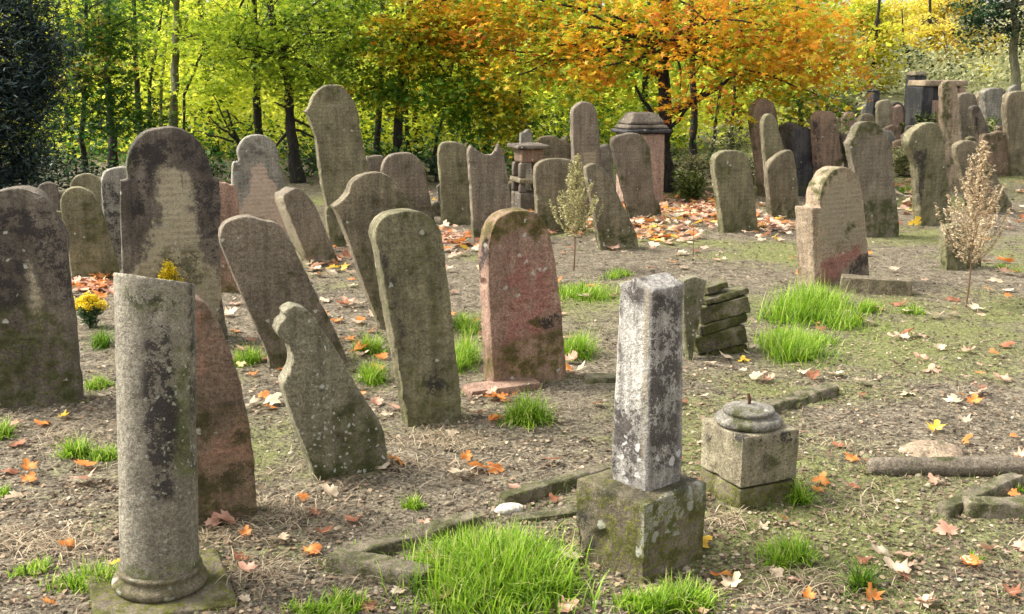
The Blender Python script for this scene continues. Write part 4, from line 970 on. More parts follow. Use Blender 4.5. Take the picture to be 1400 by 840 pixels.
tree("maple_tree", "green and rust coloured maple reaching low behind the brown ragged-topped stone", "tree", stem([(536, 250), (545, 160), (560, 20)], 18.5, 6), 0.10,
     [B(640, 40, 18, 0.95, 0.6, 0.58), B(560, 60, 17.8, 0.9, 0.55, 0.32), B(600, 125, 17.6, 0.85, 0.32, 0.12), B(680, 120, 17.6, 0.7, 0.42, 0.27), B(700, 172, 17.4, 0.45, 0.3, 0.22), B(520, 130, 18, 0.55, 0.35, 0.13), B(650, 165, 17.6, 0.5, 0.22, 0.08), B(620, -60, 18, 1.8, 0.9, 0.4, 0.4)],
     11500, ORANGE, LEAF5, 0.12, group=WOOD, nb=22, seed=8, hue=0.16, crad=0.36, extra=[(0.45, P(608, 140, 18.2), 0.035)])
tree("maple_tree", "yellow-green maple with a stout black forking trunk left of centre", "tree", stem([(404, 262), (399, 190), (396, 120), (378, 50)], 18.5, 6), 0.115,
     [B(420, 50, 18.2, 1.3, 0.65, 0.42), B(330, 60, 18.2, 0.9, 0.6, 0.42), B(470, 90, 18, 0.8, 0.45, 0.16), B(300, 120, 18.8, 0.5, 0.35, 0.5), B(400, 120, 18.6, 1.0, 0.3, 0.5), B(400, -70, 18.5, 2, 1, 0.3, 0.4), B(470, 15, 17.6, 0.9, 0.4, 0.25)],
     9500, LIME, LEAF5, 0.105, group=WOOD, nb=20, seed=12, extra=[(0.3, P(368, 215, 18.5), 0.035), (0.36, P(440, 185, 18.6), 0.03), (0.3, P(445, 200, 18.5), 0.03), (0.42, P(375, 140, 18.4), 0.03)])
tree("broadleaf_tree", "dark trunk standing right behind the broken round-headed stone", "tree", stem([(352, 255), (352, 150), (350, 60)], 20, 6), 0.10,
     [B(350, 70, 20, 1.0, 0.6, 0.4), B(350, -30, 20, 1.8, 1, 0.35, 0.5)], 2600, LIME, LEAF5, 0.11, group=WOOD, nb=9, seed=14)
# broken low forked tree between them
tree("dead_sapling", "low bare black forked sapling left of the dark trunk", "tree", [foot(328, 19), P(328, 200, 19), P(322, 185, 19), P(310, 150, 19)], 0.05, [B(310, 170, 19, 0.4, 0.3, 0.6)], 160, LIME, LEAF5, 0.1, nb=4, seed=15,
     extra=[(0.45, P(262, 178, 19), 0.028), (0.45, P(272, 150, 19.2), 0.02), (0.42, P(292, 130, 19), 0.024), (0.4, P(348, 165, 19), 0.02), (0.5, P(285, 168, 18.7), 0.018)], group=WOOD)
# left green maples
tree("maple_tree", "mid-green maple with a few red leaves beside the dark conifer", "tree", stem([(112, 258), (112, 190), (118, 80)], 17.5, 5.5), 0.055,
     [B(130, 120, 17, 0.8, 0.5, 0.32), B(95, 60, 17.2, 0.7, 0.5, 0.5), B(160, 165, 16.8, 0.5, 0.28, 0.3), B(110, 95, 16.6, 0.5, 0.25, 0.85), B(95, 170, 17, 0.4, 0.3, 0.2), B(150, 50, 17.5, 0.6, 0.5, 0.45), B(130, -40, 17.5, 1.4, 0.8, 0.45, 0.5), B(205, 155, 17, 0.4, 0.22, 0.5)],
     6800, GREEN, LEAF5, 0.11, group=WOOD, nb=14, seed=21, crad=0.36)
for i, (pts, dd, r, bk, lb, bl) in enumerate([
    ([(150, 255), (148, 120), (147, 20)], 20.5, 0.085, BARK, "dark straight trunk rising behind the mid-green maple", [(150, 10, 1.0, 0.5, 0.5)]),
    ([(190, 255), (187, 130), (184, 10)], 21, 0.07, BARK, "slender black trunk, first one left of the tallest arched stone", [(190, 60, 0.8, 0.7, 0.75)]),
    ([(198, 255), (205, 120), (222, 10)], 22.5, 0.05, BARK, "thin pole-like trunk leaning right behind the tallest arched stone", [(215, 90, 0.8, 0.6, 0.85)]),
    ([(214, 255), (221, 120), (230, 20)], 23, 0.045, BARK2, "very thin grey trunk beside the pale greenish one", [(230, 40, 0.8, 0.6, 0.8)]),
    ([(234, 255), (238, 120), (243, 10)], 19.5, 0.10, BARK2, "pale greenish-grey trunk above the tallest arched stone", [(270, 60, 1.0, 0.6, 0.6)]),
    ([(246, 245), (252, 130), (275, 75), (320, 25)], 19.2, 0.032, BARK, "thin curved sapling arching right from beside the pale greenish trunk", [(310, 40, 0.5, 0.3, 0.65)]),
    ([(516, 255), (516, 190), (523, 20)], 20.5, 0.085, BARK, "black trunk just right of the tall narrow leaning stone", [(520, 60, 1.2, 0.6, 0.4)]),
    ([(560, 255), (557, 190), (552, 60)], 23, 0.06, BARK, "second thin dark trunk from the wide shouldered olive stone", [(560, 90, 1.2, 0.7, 0.7)]),
    ([(588, 262), (597, 190), (606, 160)], 20, 0.04, BARK, "thin leaning black stem left of the wide shouldered olive stone", [(600, 60, 0.8, 0.5, 0.3)]),
    ([(950, 262), (949, 170), (946, 60)], 19.5, 0.085, BARK, "shorter dark trunk right behind the big orange maple", [(960, 40, 1.4, 0.6, 0.4)]),
    ([(968, 262), (975, 200), (985, 120)], 20.5, 0.055, BARK, "twisted thin dark trunk between the orange maple and the plain rounded stone", [(990, 80, 1.0, 0.5, 0.5)]),
    ([(1003, 262), (1000, 180), (1006, 90)], 21.5, 0.05, BARK, "slim dark trunk above the plain rounded stone", [(1010, 60, 1.0, 0.6, 0.4)]),
    ([(710, 250), (712, 150), (700, 40)], 22, 0.07, BARK, "dark trunk behind the ruined box tomb", [(720, 110, 1.2, 0.6, 0.6)]),
    ([(1097, 230), (1094, 120), (1090, 30)], 23, 0.06, BARK, "slim trunk behind the black round-topped stone", [(1090, 110, 1.0, 0.7, 0.3)]),
]):
    tree("broadleaf_tree", lb, "tree", stem(pts, dd, 6.5), r, [B(x, y, dd, a, b, h * 0.85) for x, y, a, b, h in bl] + [B(pts[-1][0], -90, dd, 1.3, 1.0, 0.55, 0.6)], 1700, LIME, LEAF5, 0.11, bk, WOOD, nb=6, seed=40 + i)
# dark conifer at the left edge
q = foot(-30, 14.5)
tree("conifer", "dark blue-green conifer filling the top left corner", "tree", [q, q + Vector((0.05, 0, 3)), q + Vector((0, 0, 7.5))], 0.17,
     [B(10, 60, 14.5, 0.72, 1.0, 0.5), B(0, 170, 14.5, 0.62, 0.75, 0.35), B(52, 30, 14.2, 0.34, 0.45, 0.7), B(-60, 120, 14.5, 0.7, 1.2, 0.4), B(48, 120, 14.3, 0.25, 0.4, 0.55), B(30, 200, 14.4, 0.34, 0.5, 0.4), B(40, 90, 14.4, 0.36, 0.7, 0.35), B(20, 240, 14.4, 0.4, 0.3, 0.3), B(-20, -180, 14.5, 0.9, 1.8, 0.5, 0.5)],
     42000, NEEDLE, NEED, 0.10, nb=12, seed=70, crad=0.3, flat=0.8, hue=0.4, clus=60)
# ---- second row and far rows of the wood
rb = random.Random(5)
KIND = [("bright lime-green tree deep in the wood", LIME, 0.62), ("yellow-green tree deep in the wood", LIME, 0.88), ("leafy green tree deep in the wood", LIME, 0.4)]
spots = []; tally = {}
ORD = "first second third fourth fifth sixth seventh eighth ninth tenth eleventh twelfth thirteenth fourteenth fifteenth sixteenth seventeenth eighteenth nineteenth twentieth".split()
for dd, x0, x1, st in ((25, -40, 1130, 118), (33, -60, 1160, 112), (46, -80, 1200, 120)):
    x = x0
    while x < x1:
        spots.append((x + rb.uniform(-25, 25), dd + rb.uniform(-2, 2))); x += st
for i, (px, dd) in enumerate(spots):
    lb, mt, h = KIND[rb.randrange(3)]
    f = foot(px, dd); sc = dd / 25
    rx = 1.35 * sc ** 0.9
    bl = [(f + Vector((rb.uniform(-.5, .5), 0, z * sc ** 0.75)), (rx * rb.uniform(0.7, 1.1), rx * 0.8, r_), min(1, max(0, h + rb.uniform(-.15, .15))), w_) for z, r_, w_ in ((0.75, 0.7, 1.5), (1.7, 0.8, 1.3), (2.8, 0.8, 1.2), (4.3, 1.1, 0.5), (6.0, 1.2, 0.35))]
    wherex = ["behind the dark conifer", "behind the tallest arched stone", "behind the black forking trunk", "behind the rust-tinged maple", "behind the slim stone with the pink patch", "behind the orange maple", "behind the right half of the orange maple"][min(6, max(0, int((px + 60) / 180)))]
    depth = "in the front rank" if dd < 28.5 else "in the second rank" if dd < 40 else "in the last rank"
    rank = "first" if dd < 28.5 else "second" if dd < 40 else "rearmost"
    tally[rank] = tally.get(rank, 0) + 1
    lab = f"{lb.split(' tree')[0]} tree in the {rank} rank of the wood, {ORD[tally[rank] - 1]} from the left"
    tree("woodland_tree", lab, "tree", [f, f + Vector((rb.uniform(-.2, .2), 0, 3)), f + Vector((rb.uniform(-.4, .4), 0, 7))], 0.09 * sc, bl, int(5200 if dd < 40 else 6000), mt, LEAF2, 0.125 * sc ** 0.75, BARK, "trees deeper in the wood", nb=5, seed=100 + i, hue=0.2, crad=0.55 * sc ** 0.7, clus=24)
# right-hand hillside trees
d = 34
tree("yellow_tree", "bright lemon-yellow tree right of the orange maple", "tree", stem([(1188, 160), (1195, 80)], d, 8), 0.08,
     [B(1195, 90, d, 0.75, 0.95, 0.5), B(1185, 130, d, 0.7, 0.35, 0.35), B(1210, 50, d, 0.45, 0.5, 0.5), B(1165, 125, d - .5, 0.5, 0.35, 0.3)], 5200, YELLOW, LEAF2, 0.13, nb=10, seed=201, crad=0.4)
tree("yellow_tree", "broad amber-yellow tree behind the lintel monument", "tree", stem([(1272, 120), (1272, 60)], 44, 8), 0.1,
     [B(1272, 55, 44, 1.15, 1.0, 0.75), B(1300, 70, 44, 0.8, 0.7, 0.85), B(1250, 40, 45, 0.7, 0.6, 0.7)], 5200, YELLOW, LEAF2, 0.15, nb=14, seed=202, crad=0.5)
tree("evergreen_bush", "dark evergreen bush left above the lintel monument", "bush", stem([(1237, 150), (1237, 90)], 40, 4), 0.06,
     [B(1236, 88, 40, 0.75, 0.6, 0.4), B(1228, 115, 39, 0.6, 0.4, 0.4)], 3600, DARKG, LEAF2, 0.13, nb=5, seed=203)
tree("evergreen_bush", "dark evergreen bush right above the stone lintel", "bush", stem([(1300, 150), (1300, 110)], 41, 3), 0.05,
     [B(1298, 100, 41, 0.6, 0.3, 0.3), B(1312, 108, 40, 0.5, 0.3, 0.3)], 2000, DARKG, LEAF2, 0.13, nb=5, seed=204)
tree("evergreen_tree", "tall dark evergreen with a bare brown trunk in the top right corner", "tree", stem([(1388, 140), (1387, 60), (1386, 10)], 27, 9), 0.13,
     [B(1370, 30, 27, 0.9, 0.45, 0.4), B(1340, 5, 27, 0.9, 0.4, 0.45), B(1400, 50, 27, 0.6, 0.4, 0.3), B(1330, 55, 28, 0.3, 0.35, 0.5), B(1390, -100, 27, 1.8, 1.2, 0.4), B(1450, 0, 27, 1.0, 0.8, 0.4)], 9500, DARKG, LEAF2, 0.10, BARK2, nb=18, seed=205, crad=0.36)
tree("yellow_bush", "small lemon-yellow bush left of the bare brown trunk at the right", "bush", stem([(1348, 140), (1348, 110)], 40, 2.5), 0.03, [B(1348, 98, 40, 0.35, 0.42, 0.5)], 700, YELLOW, LEAF2, 0.13, nb=3, seed=206)
for i, (px, py, dd, rx, rz, mt, h, lb, n_) in enumerate([
    (1140, 172, 27, 0.6, 0.35, PALE, 0.5, "pale olive shrub behind the stepped mauve stone", 1500),
    (1335, 105, 47, 1.1, 0.6, PALE, 0.4, "pale olive shrub behind the lemon bush", 2500),
    (1390, 100, 46, 1.2, 0.6, PALE, 0.45, "grey-green shrub behind the bare brown trunk at the right", 2500),
    (1180, 60, 52, 1.1, 1.5, PALE, 0.6, "pale thin-leaved tree behind the lemon-yellow tree", 2600),
    (1230, 40, 56, 1.2, 1.2, PALE, 0.75, "pale grey-tan tree far behind the dark evergreen bush", 2400),
    (1325, 30, 55, 1.6, 1.3, PALE, 0.6, "tall pale tree behind the amber-yellow one", 3600),
    (1415, 40, 52, 1.4, 1.3, PALE, 0.5, "pale tree at the right edge behind the evergreen", 2600),
    (950, 232, 17.2, 0.32, 0.33, PALE, 0.55, "pale yellow-green bush right beside the orange maple's trunk", 900),
    (1000, 190, 18.5, 0.3, 0.35, PALE, 0.3, "grey-green shrub right behind the plain rounded stone", 700),
    (912, 232, 17.4, 0.16, 0.36, DARKG, 0.7, "dark ivy bush at the foot of the orange maple", 900),
    (980, 225, 18.8, 0.16, 0.3, DARKG, 0.8, "dark green shrub between the pale bush and the plain rounded stone", 700),
    (60, 235, 16.5, 0.8, 0.4, DARKG, 0.3, "dark undergrowth bush behind the low mossy stone", 2400),
    (285, 240, 18.5, 0.5, 0.35, DARKG, 0.5, "dark bush behind the tallest arched stone's right shoulder", 1000),
    (595, 265, 18.5, 0.3, 0.35, DARKG, 0.3, "dark bush behind the wide shouldered olive stone", 600),
    (720, 240, 19.5, 0.6, 0.5, DARKG, 0.3, "dark bush behind the ruined box tomb", 1200),
    (1125, 215, 24, 0.5, 0.4, PALE, 0.35, "olive shrub behind the dim grey stone tip", 900),
    (440, 250, 19.5, 0.7, 0.3, DARKG, 0.4, "low dark bush at the foot of the black forking trunk", 1000),
]):
    f = foot(px, dd); c = P(px, py, dd)
    if c.z < f.z + 0.1: c.z = f.z + 0.2
    tree("shrub", lb, "shrub", [f, f.lerp(c, 0.5), c], 0.02 if dd < 25 else 0.05, [(c, (rx, rx * 0.8, rz), h, 1.0)], n_, mt, LEAF2, 0.06 if dd < 25 else 0.15, BARK, nb=6, seed=300 + i, crad=0.18 if dd < 25 else 0.5, hue=0.25, clus=16)
for i, (px, py, rx, rz, mt, h, lb) in enumerate([(1225, 25, 1.3, 1.0, YELLOW, 0.6, "pale yellow tree high behind the dark evergreen bushes"), (1330, 60, 1.3, 0.7, YELLOW, 0.75, "soft yellow tree left behind the tall dark evergreen"), (1180, 20, 0.9, 0.8, YELLOW, 0.45, "yellow tree peeping over the lemon-yellow one"), (1290, 5, 1.4, 0.7, YELLOW, 0.8, "buff-yellow treetop above the amber-yellow tree")]):
    f = foot(px, 50); c = P(px, py, 50)
    tree("yellow_tree", lb, "tree", [f, f.lerp(c, 0.5), c], 0.08, [(c, (rx, rx, rz), h, 1.0)], 3200, mt, LEAF2, 0.16, BARK2, nb=8, seed=350 + i, crad=0.5, hue=0.2)
# the distant wood, one mass
rng = np.random.default_rng(99)
def mass(name, label, n, y0, y1, xr, ztop, mat, h, size, seed):
    rg = np.random.default_rng(seed)
    y = rg.uniform(y0, y1, n); a = rg.uniform(xr[0], xr[1], n); x = a * y
    k = rg.integers(0, n // 40, n); off = rg.normal(size=(n // 40, 3)) * 0.0
    cl = np.stack([rg.uniform(xr[0], xr[1], n // 40), rg.uniform(y0, y1, n // 40), rg.uniform(0, 1, n // 40) ** 0.9], 1)
    top = ztop * (0.75 + 0.25 * np.sin(cl[:, 0] * 23 + 2) + 0.12 * np.sin(cl[:, 0] * 71))
    c = np.stack([cl[:, 0] * cl[:, 1], cl[:, 1], cl[:, 2] * top], 1)
    c[:, 2] += np.array([hz(p[0], p[1]) for p in c])
    pos = c[k] + rg.normal(size=(n, 3)) * np.array([1.0, 0.8, 0.5])
    hu = np.clip(h + rg.normal(0, 0.12, n // 40)[k] + rg.normal(0, 0.12, n), 0, 1)
    me = inst(LEAF2[0], LEAF2[1], pos, rots(n, 1.3, rg), rg.uniform(0.6, 1.3, n) * size, hu, name, mat, smooth=False)
    tag(link(name, me), label, "woods", kind="stuff")
mass("distant_woods", "lime and yellow foliage of the distant wood behind all the trees", 52000, 52, 66, (-0.56, 0.27), 8.5, YELLOW, 0.35, 0.3, 1)
mass("distant_hillside_woods", "pale grey-green wood beyond the slope at the right", 22000, 66, 84, (0.24, 0.56), 7.5, PALE, 0.9, 0.34, 2)
mass("hillside_scrub", "scrubby bushes covering the upper slope at the right", 15000, 31, 48, (0.29, 0.56), 1.1, PALE, 0.62, 0.15, 4)
mass("ivy_undergrowth", "dark ivy and bramble under the nearest trees", 13000, 18.5, 23, (-0.52, 0.13), 0.35, GREEN, 0.22, 0.09, 5)
mass("undergrowth", "bright lime undergrowth filling the gaps between the trunks", 26000, 23, 31, (-0.52, 0.25), 1.9, LIME, 0.9, 0.15, 3)
# ------------------------------------------------------------------ grass
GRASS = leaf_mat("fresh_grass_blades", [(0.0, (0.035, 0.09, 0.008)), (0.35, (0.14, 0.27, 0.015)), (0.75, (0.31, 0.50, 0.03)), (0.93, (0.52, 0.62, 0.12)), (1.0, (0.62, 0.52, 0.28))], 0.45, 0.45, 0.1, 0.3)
STRAW = leaf_mat("dry_straw", [(0.0, (0.16, 0.115, 0.07)), (0.5, (0.36, 0.28, 0.18)), (1.0, (0.58, 0.49, 0.33))], 0.2, 0.7, 0.1)
def blades(rg, pos, length, width, lean, name, mat, rnd, seg=4, curl=0.9, flat0=0.35):
    """curved tapering blades as one mesh: pos n x 3, arrays for the rest"""
    n = len(pos); az = rg.uniform(0, 2 * np.pi, n)
    d = np.stack([np.cos(az), np.sin(az)], 1); sd_ = np.stack([-d[:, 1], d[:, 0]], 1)
    ts = np.linspace(0, 1, seg + 1)
    P_ = []
    for t in ts:
        ang = lean * (flat0 + curl * t)
        r = length * t * np.sin(ang) * 0.95; z = length * t * np.cos(np.minimum(ang, 1.9))
        wv = width * (1 - t ** 1.6) * 0.5 + width * 0.03
        c = np.stack([pos[:, 0] + d[:, 0] * r, pos[:, 1] + d[:, 1] * r, pos[:, 2] + z], 1)
        o = np.concatenate([sd_ * wv[:, None], np.zeros((n, 1))], 1)
        P_ += [c - o, c + o]
    V = np.stack(P_, 1)                                     # n, 2(seg+1), 3
    f = np.array([(2 * i, 2 * i + 1, 2 * i + 3, 2 * i + 2) for i in range(seg)])
    F = f[None] + (np.arange(n) * 2 * (seg + 1))[:, None, None]
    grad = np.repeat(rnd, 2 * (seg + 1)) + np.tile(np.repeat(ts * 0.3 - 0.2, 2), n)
    return np_mesh(name, V.reshape(-1, 3), F.reshape(-1, 4), mat, {"rnd": np.clip(grad, 0, 1)}, True)
TUFTS = []
def tuft(label, px, py, wpx, dpx, hpx, n, hue=0.55, seed=0, name="grass_tuft", mat=None, lean=0.9, clumps=5):
    """base ellipse centred at the pixel, wpx wide and dpx deep in the photo; blades hpx long"""
    rg = np.random.default_rng(500 + seed); mat = mat or GRASS
    C = at(px, py); a, b = at(px, py + dpx / 2), at(px, py - dpx / 2)
    rx = wpx / 2 / FPX * C.y; ry = max(0.03, (b.y - a.y) / 2); L = hpx / FPX * C.y * 1.12
    cc = rg.uniform(-0.75, 0.75, (clumps, 2)); k = rg.integers(0, clumps, n)
    u = cc[k] + rg.normal(0, 0.26, (n, 2))
    if clumps == 1: u = rg.normal(0, 0.42, (n, 2))
    rr = np.linalg.norm(u, axis=1); u = u / np.maximum(1, rr / 1.0)[:, None]
    strays = rg.uniform(0, 1, n) < 0.16; u[strays] *= rg.uniform(1.1, 1.9, (int(strays.sum()), 1))
    x = C.x + u[:, 0] * rx; y = C.y + u[:, 1] * ry
    z = np.array([hz(i, j) for i, j in zip(x, y)]) - 0.008
    pos = np.stack([x - C.x, y - C.y, z - C.z], 1)
    edge = np.clip(1 - 0.35 * np.linalg.norm(u, axis=1), 0.3, 1)
    len_ = L * rg.uniform(0.35, 1.35, n) * edge * (0.75 + 0.5 * rg.uniform(0, 1, clumps)[k])
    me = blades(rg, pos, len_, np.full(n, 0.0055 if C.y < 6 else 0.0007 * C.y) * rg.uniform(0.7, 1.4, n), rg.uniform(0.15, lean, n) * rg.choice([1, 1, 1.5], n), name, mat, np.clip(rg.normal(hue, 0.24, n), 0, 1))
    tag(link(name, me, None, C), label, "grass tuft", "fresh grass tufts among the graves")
    TUFTS.append((C.x, C.y, rx))
T = [
 ("large bright grass tuft in the foreground left of the obelisk plinth", 676, 802, 326, 104, 66, 6500, 7),
 ("spreading grass tuft at the bottom edge right in front of the obelisk plinth", 905, 836, 130, 40, 48, 1100, 4),
 ("small grass tuft at the bottom edge left of the large bright one", 452, 834, 110, 26, 34, 700, 4),
 ("low scruffy grass beside the left foot of the round column", 115, 795, 140, 30, 34, 1000, 5),
 ("thin grass straggling in the bottom left corner", 22, 790, 90, 40, 22, 380, 4),
 ("small grass tuft with a leaf under it between the big dark stone and the column", 122, 630, 80, 18, 36, 650, 2),
 ("round grass tuft in front of the flat reddish slab", 727, 575, 88, 18, 36, 900, 2),
 ("grass behind the foot of the mauve leaning stone", 340, 495, 46, 16, 36, 450, 2),
 ("upper grass tuft between the mauve leaning stone and the upright green-grey one", 492, 478, 60, 14, 36, 520, 2),
 ("lower grass tuft touching the left edge of the upright green-grey stone", 506, 525, 44, 16, 36, 420, 2),
 ("tall narrow grass patch between the green-grey stone and the red stone", 638, 494, 44, 32, 42, 800, 3),
 ("grass farther back in the gap left of the red stone", 634, 452, 40, 26, 32, 500, 3),
 ("round grass tuft between the red stone and the obelisk", 806, 486, 76, 14, 38, 900, 3),
 ("low spreading grass patch behind the red stone and obelisk", 812, 404, 110, 22, 20, 1100, 5),
 ("wide lush grass clump in front of the pinkish-tan arched stone", 1106, 434, 134, 38, 48, 3200, 6),
 ("grass tuft right beside the layered stone heap", 1058, 482, 116, 28, 42, 2000, 4),
 ("pale low grass fringe between the heap and the lush clump", 1104, 466, 100, 18, 26, 900, 4),
 ("tiny grass tuft below the end of the tilted grey stone bar", 1246, 428, 38, 8, 18, 260, 1),
 ("little grass tuft at the right side of the pedestal foot", 1098, 690, 42, 18, 38, 360, 2),
 ("round low grass tuft between the pedestal and the kerbs at right", 1084, 765, 92, 24, 34, 900, 3),
 ("sparse bluish-green tuft at the bottom right of the obelisk plinth", 1178, 806, 34, 14, 40, 170, 1),
 ("small grass tuft left of the column at mid height beside the dark stone", 134, 526, 46, 14, 24, 420, 2),
 ("grass tuft at the very left edge below the dark stone", -4, 592, 40, 26, 34, 450, 2),
 ("small grass at the left edge lower down", 10, 676, 50, 12, 16, 180, 2),
 ("greyish green weed tuft below the yellow flowers at left", 148, 472, 36, 14, 30, 300, 2),
 ("tiny grass between the kerbs at the right edge", 1385, 668, 40, 10, 14, 220, 2),
 ("small grass sprouting between the far right leaves", 1384, 368, 34, 8, 12, 180, 2),
 ("faint small grass tuft in the bare soil left of the white pebble", 566, 694, 44, 12, 20, 200, 2),
 ("small grass tuft beside the leaves at the bottom right", 1322, 764, 40, 10, 16, 200, 2),
 ("green grass streak on the slope right of the ogee-topped stone", 1246, 262, 36, 10, 12, 320, 2),
 ("grass fringe below the dark stone bar and rubble", 1176, 424, 50, 10, 20, 320, 2),
 ("small grass spot behind the left dry plume", 842, 380, 50, 10, 14, 300, 3),
]
for i, (lb, px, py, w_, d_, h_, n_, cl) in enumerate(T):
    tuft(lb, px, py, w_, d_, h_, n_, 0.6 if 'bluish' not in lb and 'greyish' not in lb else 0.25, i, clumps=cl, lean=1.0)

def scatter(n, rg, y0=2.6, y1=24, near=1.6):
    """points seen by the camera, spread evenly over the picture's ground rather than over the soil"""
    t = rg.uniform(0, 1, n); y = (y0 ** (1 - near) + t * (y1 ** (1 - near) - y0 ** (1 - near))) ** (1 / (1 - near))
    x = rg.uniform(-0.56, 0.56, n) * y
    return x, y
def clear(x, y, pad=0.0):
    for sx, sy, a, b, ya, _ in SPOTS:
        dx, dy = x - sx, y - sy
        if dx * dx + dy * dy > (a + b + 0.3) ** 2: continue
        u = dx * math.cos(ya) + dy * math.sin(ya); v = -dx * math.sin(ya) + dy * math.cos(ya)
        if abs(u) < a + pad and abs(v) < b + pad: return False
    return True
rl0 = random.Random(3)
# soil clods and pebbles, uncountable
rg = np.random.default_rng(77)
ico = bmesh.new(); bmesh.ops.create_icosphere(ico, subdivisions=1, radius=1)
ICO = (np.array([v.co[:] for v in ico.verts]) * np.array([1, 1, 0.6]) * (1 + 0.3 * rg.normal(size=(len(ico.verts), 1)) * 0.5), np.array([[v.index for v in f.verts] for f in ico.faces])); ico.free()
x, y = scatter(42000, rg, near=1.9)
k = np.array([clear(a, b) for a, b in zip(x, y)]); x, y = x[k], y[k]
z = np.array([hz(a, b) for a, b in zip(x, y)])
sz = np.exp(rg.normal(math.log(0.0042), 0.5, len(x))); sz = np.minimum(sz * (0.75 + y * 0.055), 0.018)
me = inst(ICO[0], ICO[1], np.stack([x, y, z + sz * 0.15], 1), rots(len(x), 0.8, rg), sz, rg.uniform(0, 1, len(x)), "soil_clods",
          leaf_mat("soil_clods", [(0, (0.055, 0.043, 0.03)), (0.55, (0.18, 0.15, 0.105)), (0.93, (0.3, 0.25, 0.18)), (1, (0.45, 0.4, 0.3))], 0.0, 0.95, 0.1, 0.1))
tag(link("soil_clods", me), "crumbly soil clods and grit scattered over the ground", "soil", kind="stuff")
# bits of dead leaf
CH = (np.array([(-0.5, -0.3, 0), (0.1, -0.45, 0.1), (0.55, -0.05, 0.0), (0.2, 0.4, 0.18), (-0.4, 0.35, 0.05)]), np.array([(0, 1, 2), (0, 2, 3), (0, 3, 4)]))
x, y = scatter(30000, rg, near=1.8)
k = np.array([clear(a, b) and noise.noise((a * 1.1, b * 1.1, 4)) > -0.25 for a, b in zip(x, y)]); x, y = x[k], y[k]
z = np.array([hz(a, b) for a, b in zip(x, y)])
sz = rg.uniform(0.008, 0.026, len(x)) * (0.7 + y * 0.05)
me = inst(CH[0], CH[1], np.stack([x, y, z + 0.007], 1), rots(len(x), 0.7, rg), sz, rg.uniform(0, 1, len(x)), "leaf_crumbs",
          leaf_mat("leaf_crumbs", [(0, (0.075, 0.048, 0.033)), (0.45, (0.16, 0.11, 0.07)), (0.8, (0.30, 0.21, 0.13)), (0.96, (0.45, 0.35, 0.23)), (1, (0.55, 0.46, 0.34))], 0.15, 0.8, 0.1), smooth=False)
tag(link("leaf_crumbs", me), "crumbled brown leaf bits strewn over the soil", "leaf litter", kind="stuff")
# weeds and straw gathered round the feet of the stones
bx, by = [], []
for sx, sy, a, b, ya, _ in SPOTS:
    if sy > 13: continue
    for j in range(int(260 * (a + b))):
        e = rl0.choice((0, 1, 2, 3)); q = rl0.uniform(-1, 1); o_ = abs(rl0.gauss(0, 0.03)) + 0.002
        u, v = ((q * a, -b - o_), (q * a, b + o_), (-a - o_, q * b), (a + o_, q * b))[e]
        bx.append(sx + u * math.cos(ya) - v * math.sin(ya)); by.append(sy + u * math.sin(ya) + v * math.cos(ya))
bx, by = np.array(bx), np.array(by); nb_ = len(bx)
# small weeds and moss sprouts
x, y = scatter(75000, rg, near=1.9)
k = np.array([clear(a, b) and gpatch(a, b) + 0.35 * noise.noise((a * 12, b * 12, 3)) + rg.uniform(-.2, .2) > 0.62 for a, b in zip(x, y)]); x, y = x[k], y[k]
z = np.array([hz(a, b) for a, b in zip(x, y)]) - 0.003
n_ = len(x)
SPR = leaf_mat("tiny_green_weeds", [(0.0, (0.035, 0.06, 0.015)), (0.5, (0.12, 0.17, 0.035)), (1.0, (0.3, 0.33, 0.1))], 0.35, 0.7, 0.1)
me = blades(rg, np.stack([x, y, z], 1), rg.uniform(0.008, 0.028, n_) * (0.8 + y * 0.04), rg.uniform(0.002, 0.006, n_) * (0.8 + y * 0.05), rg.uniform(0.4, 1.5, n_), "ground_weeds", SPR, rg.uniform(0.2, 1, n_), seg=2)
tag(link("ground_weeds", me), "tiny green weeds and moss sprouts in the trodden soil", "weeds", kind="stuff")
bz = np.array([hz(a, b) for a, b in zip(bx, by)]) - 0.003
me = blades(rg, np.stack([bx, by, bz], 1), rg.uniform(0.015, 0.065, nb_), rg.uniform(0.002, 0.004, nb_) * (0.8 + by * 0.05), rg.uniform(0.3, 1.3, nb_), "foot_weeds", leaf_mat("foot_weeds", [(0.0, (0.04, 0.07, 0.015)), (0.4, (0.14, 0.22, 0.03)), (0.6, (0.25, 0.26, 0.08)), (1.0, (0.42, 0.34, 0.2))], 0.3, 0.8, 0.1), rg.uniform(0.1, 1, nb_), seg=3)
tag(link("foot_weeds", me), "thin weeds and dead stalks along the feet of the stones", "weeds", kind="stuff")
# dry straw: everywhere a little, and in heaps
x, y = scatter(2600, rg, near=1.9)
hp_ = [(375, 700, 80, 26, 330), (60, 745, 90, 22, 420), (420, 650, 60, 16, 160), (600, 605, 90, 16, 300), (520, 640, 60, 12, 160), (1180, 690, 60, 30, 90), (990, 715, 30, 14, 90), (1150, 610, 60, 16, 60), (300, 735, 50, 12, 120), (620, 640, 80, 14, 110), (90, 600, 60, 18, 120), (1100, 800, 120, 30, 160), (350, 790, 70, 20, 120)]
px_, py_ = [], []
for cx_, cy_, a, b, n_ in hp_:
    for j in range(int(n_ * 1.4)):
        p = at(cx_ + random.gauss(0, a * 0.5), cy_ + random.gauss(0, b * 0.5)); px_.append(p.x); py_.append(p.y)
x = np.concatenate([x, px_]); y = np.concatenate([y, py_])
k = np.array([clear(a, b) for a, b in zip(x, y)]); x, y = x[k], y[k]; n_ = len(x)
z = np.array([hz(a, b) for a, b in zip(x, y)]) + rg.uniform(0.0, 0.014, n_)
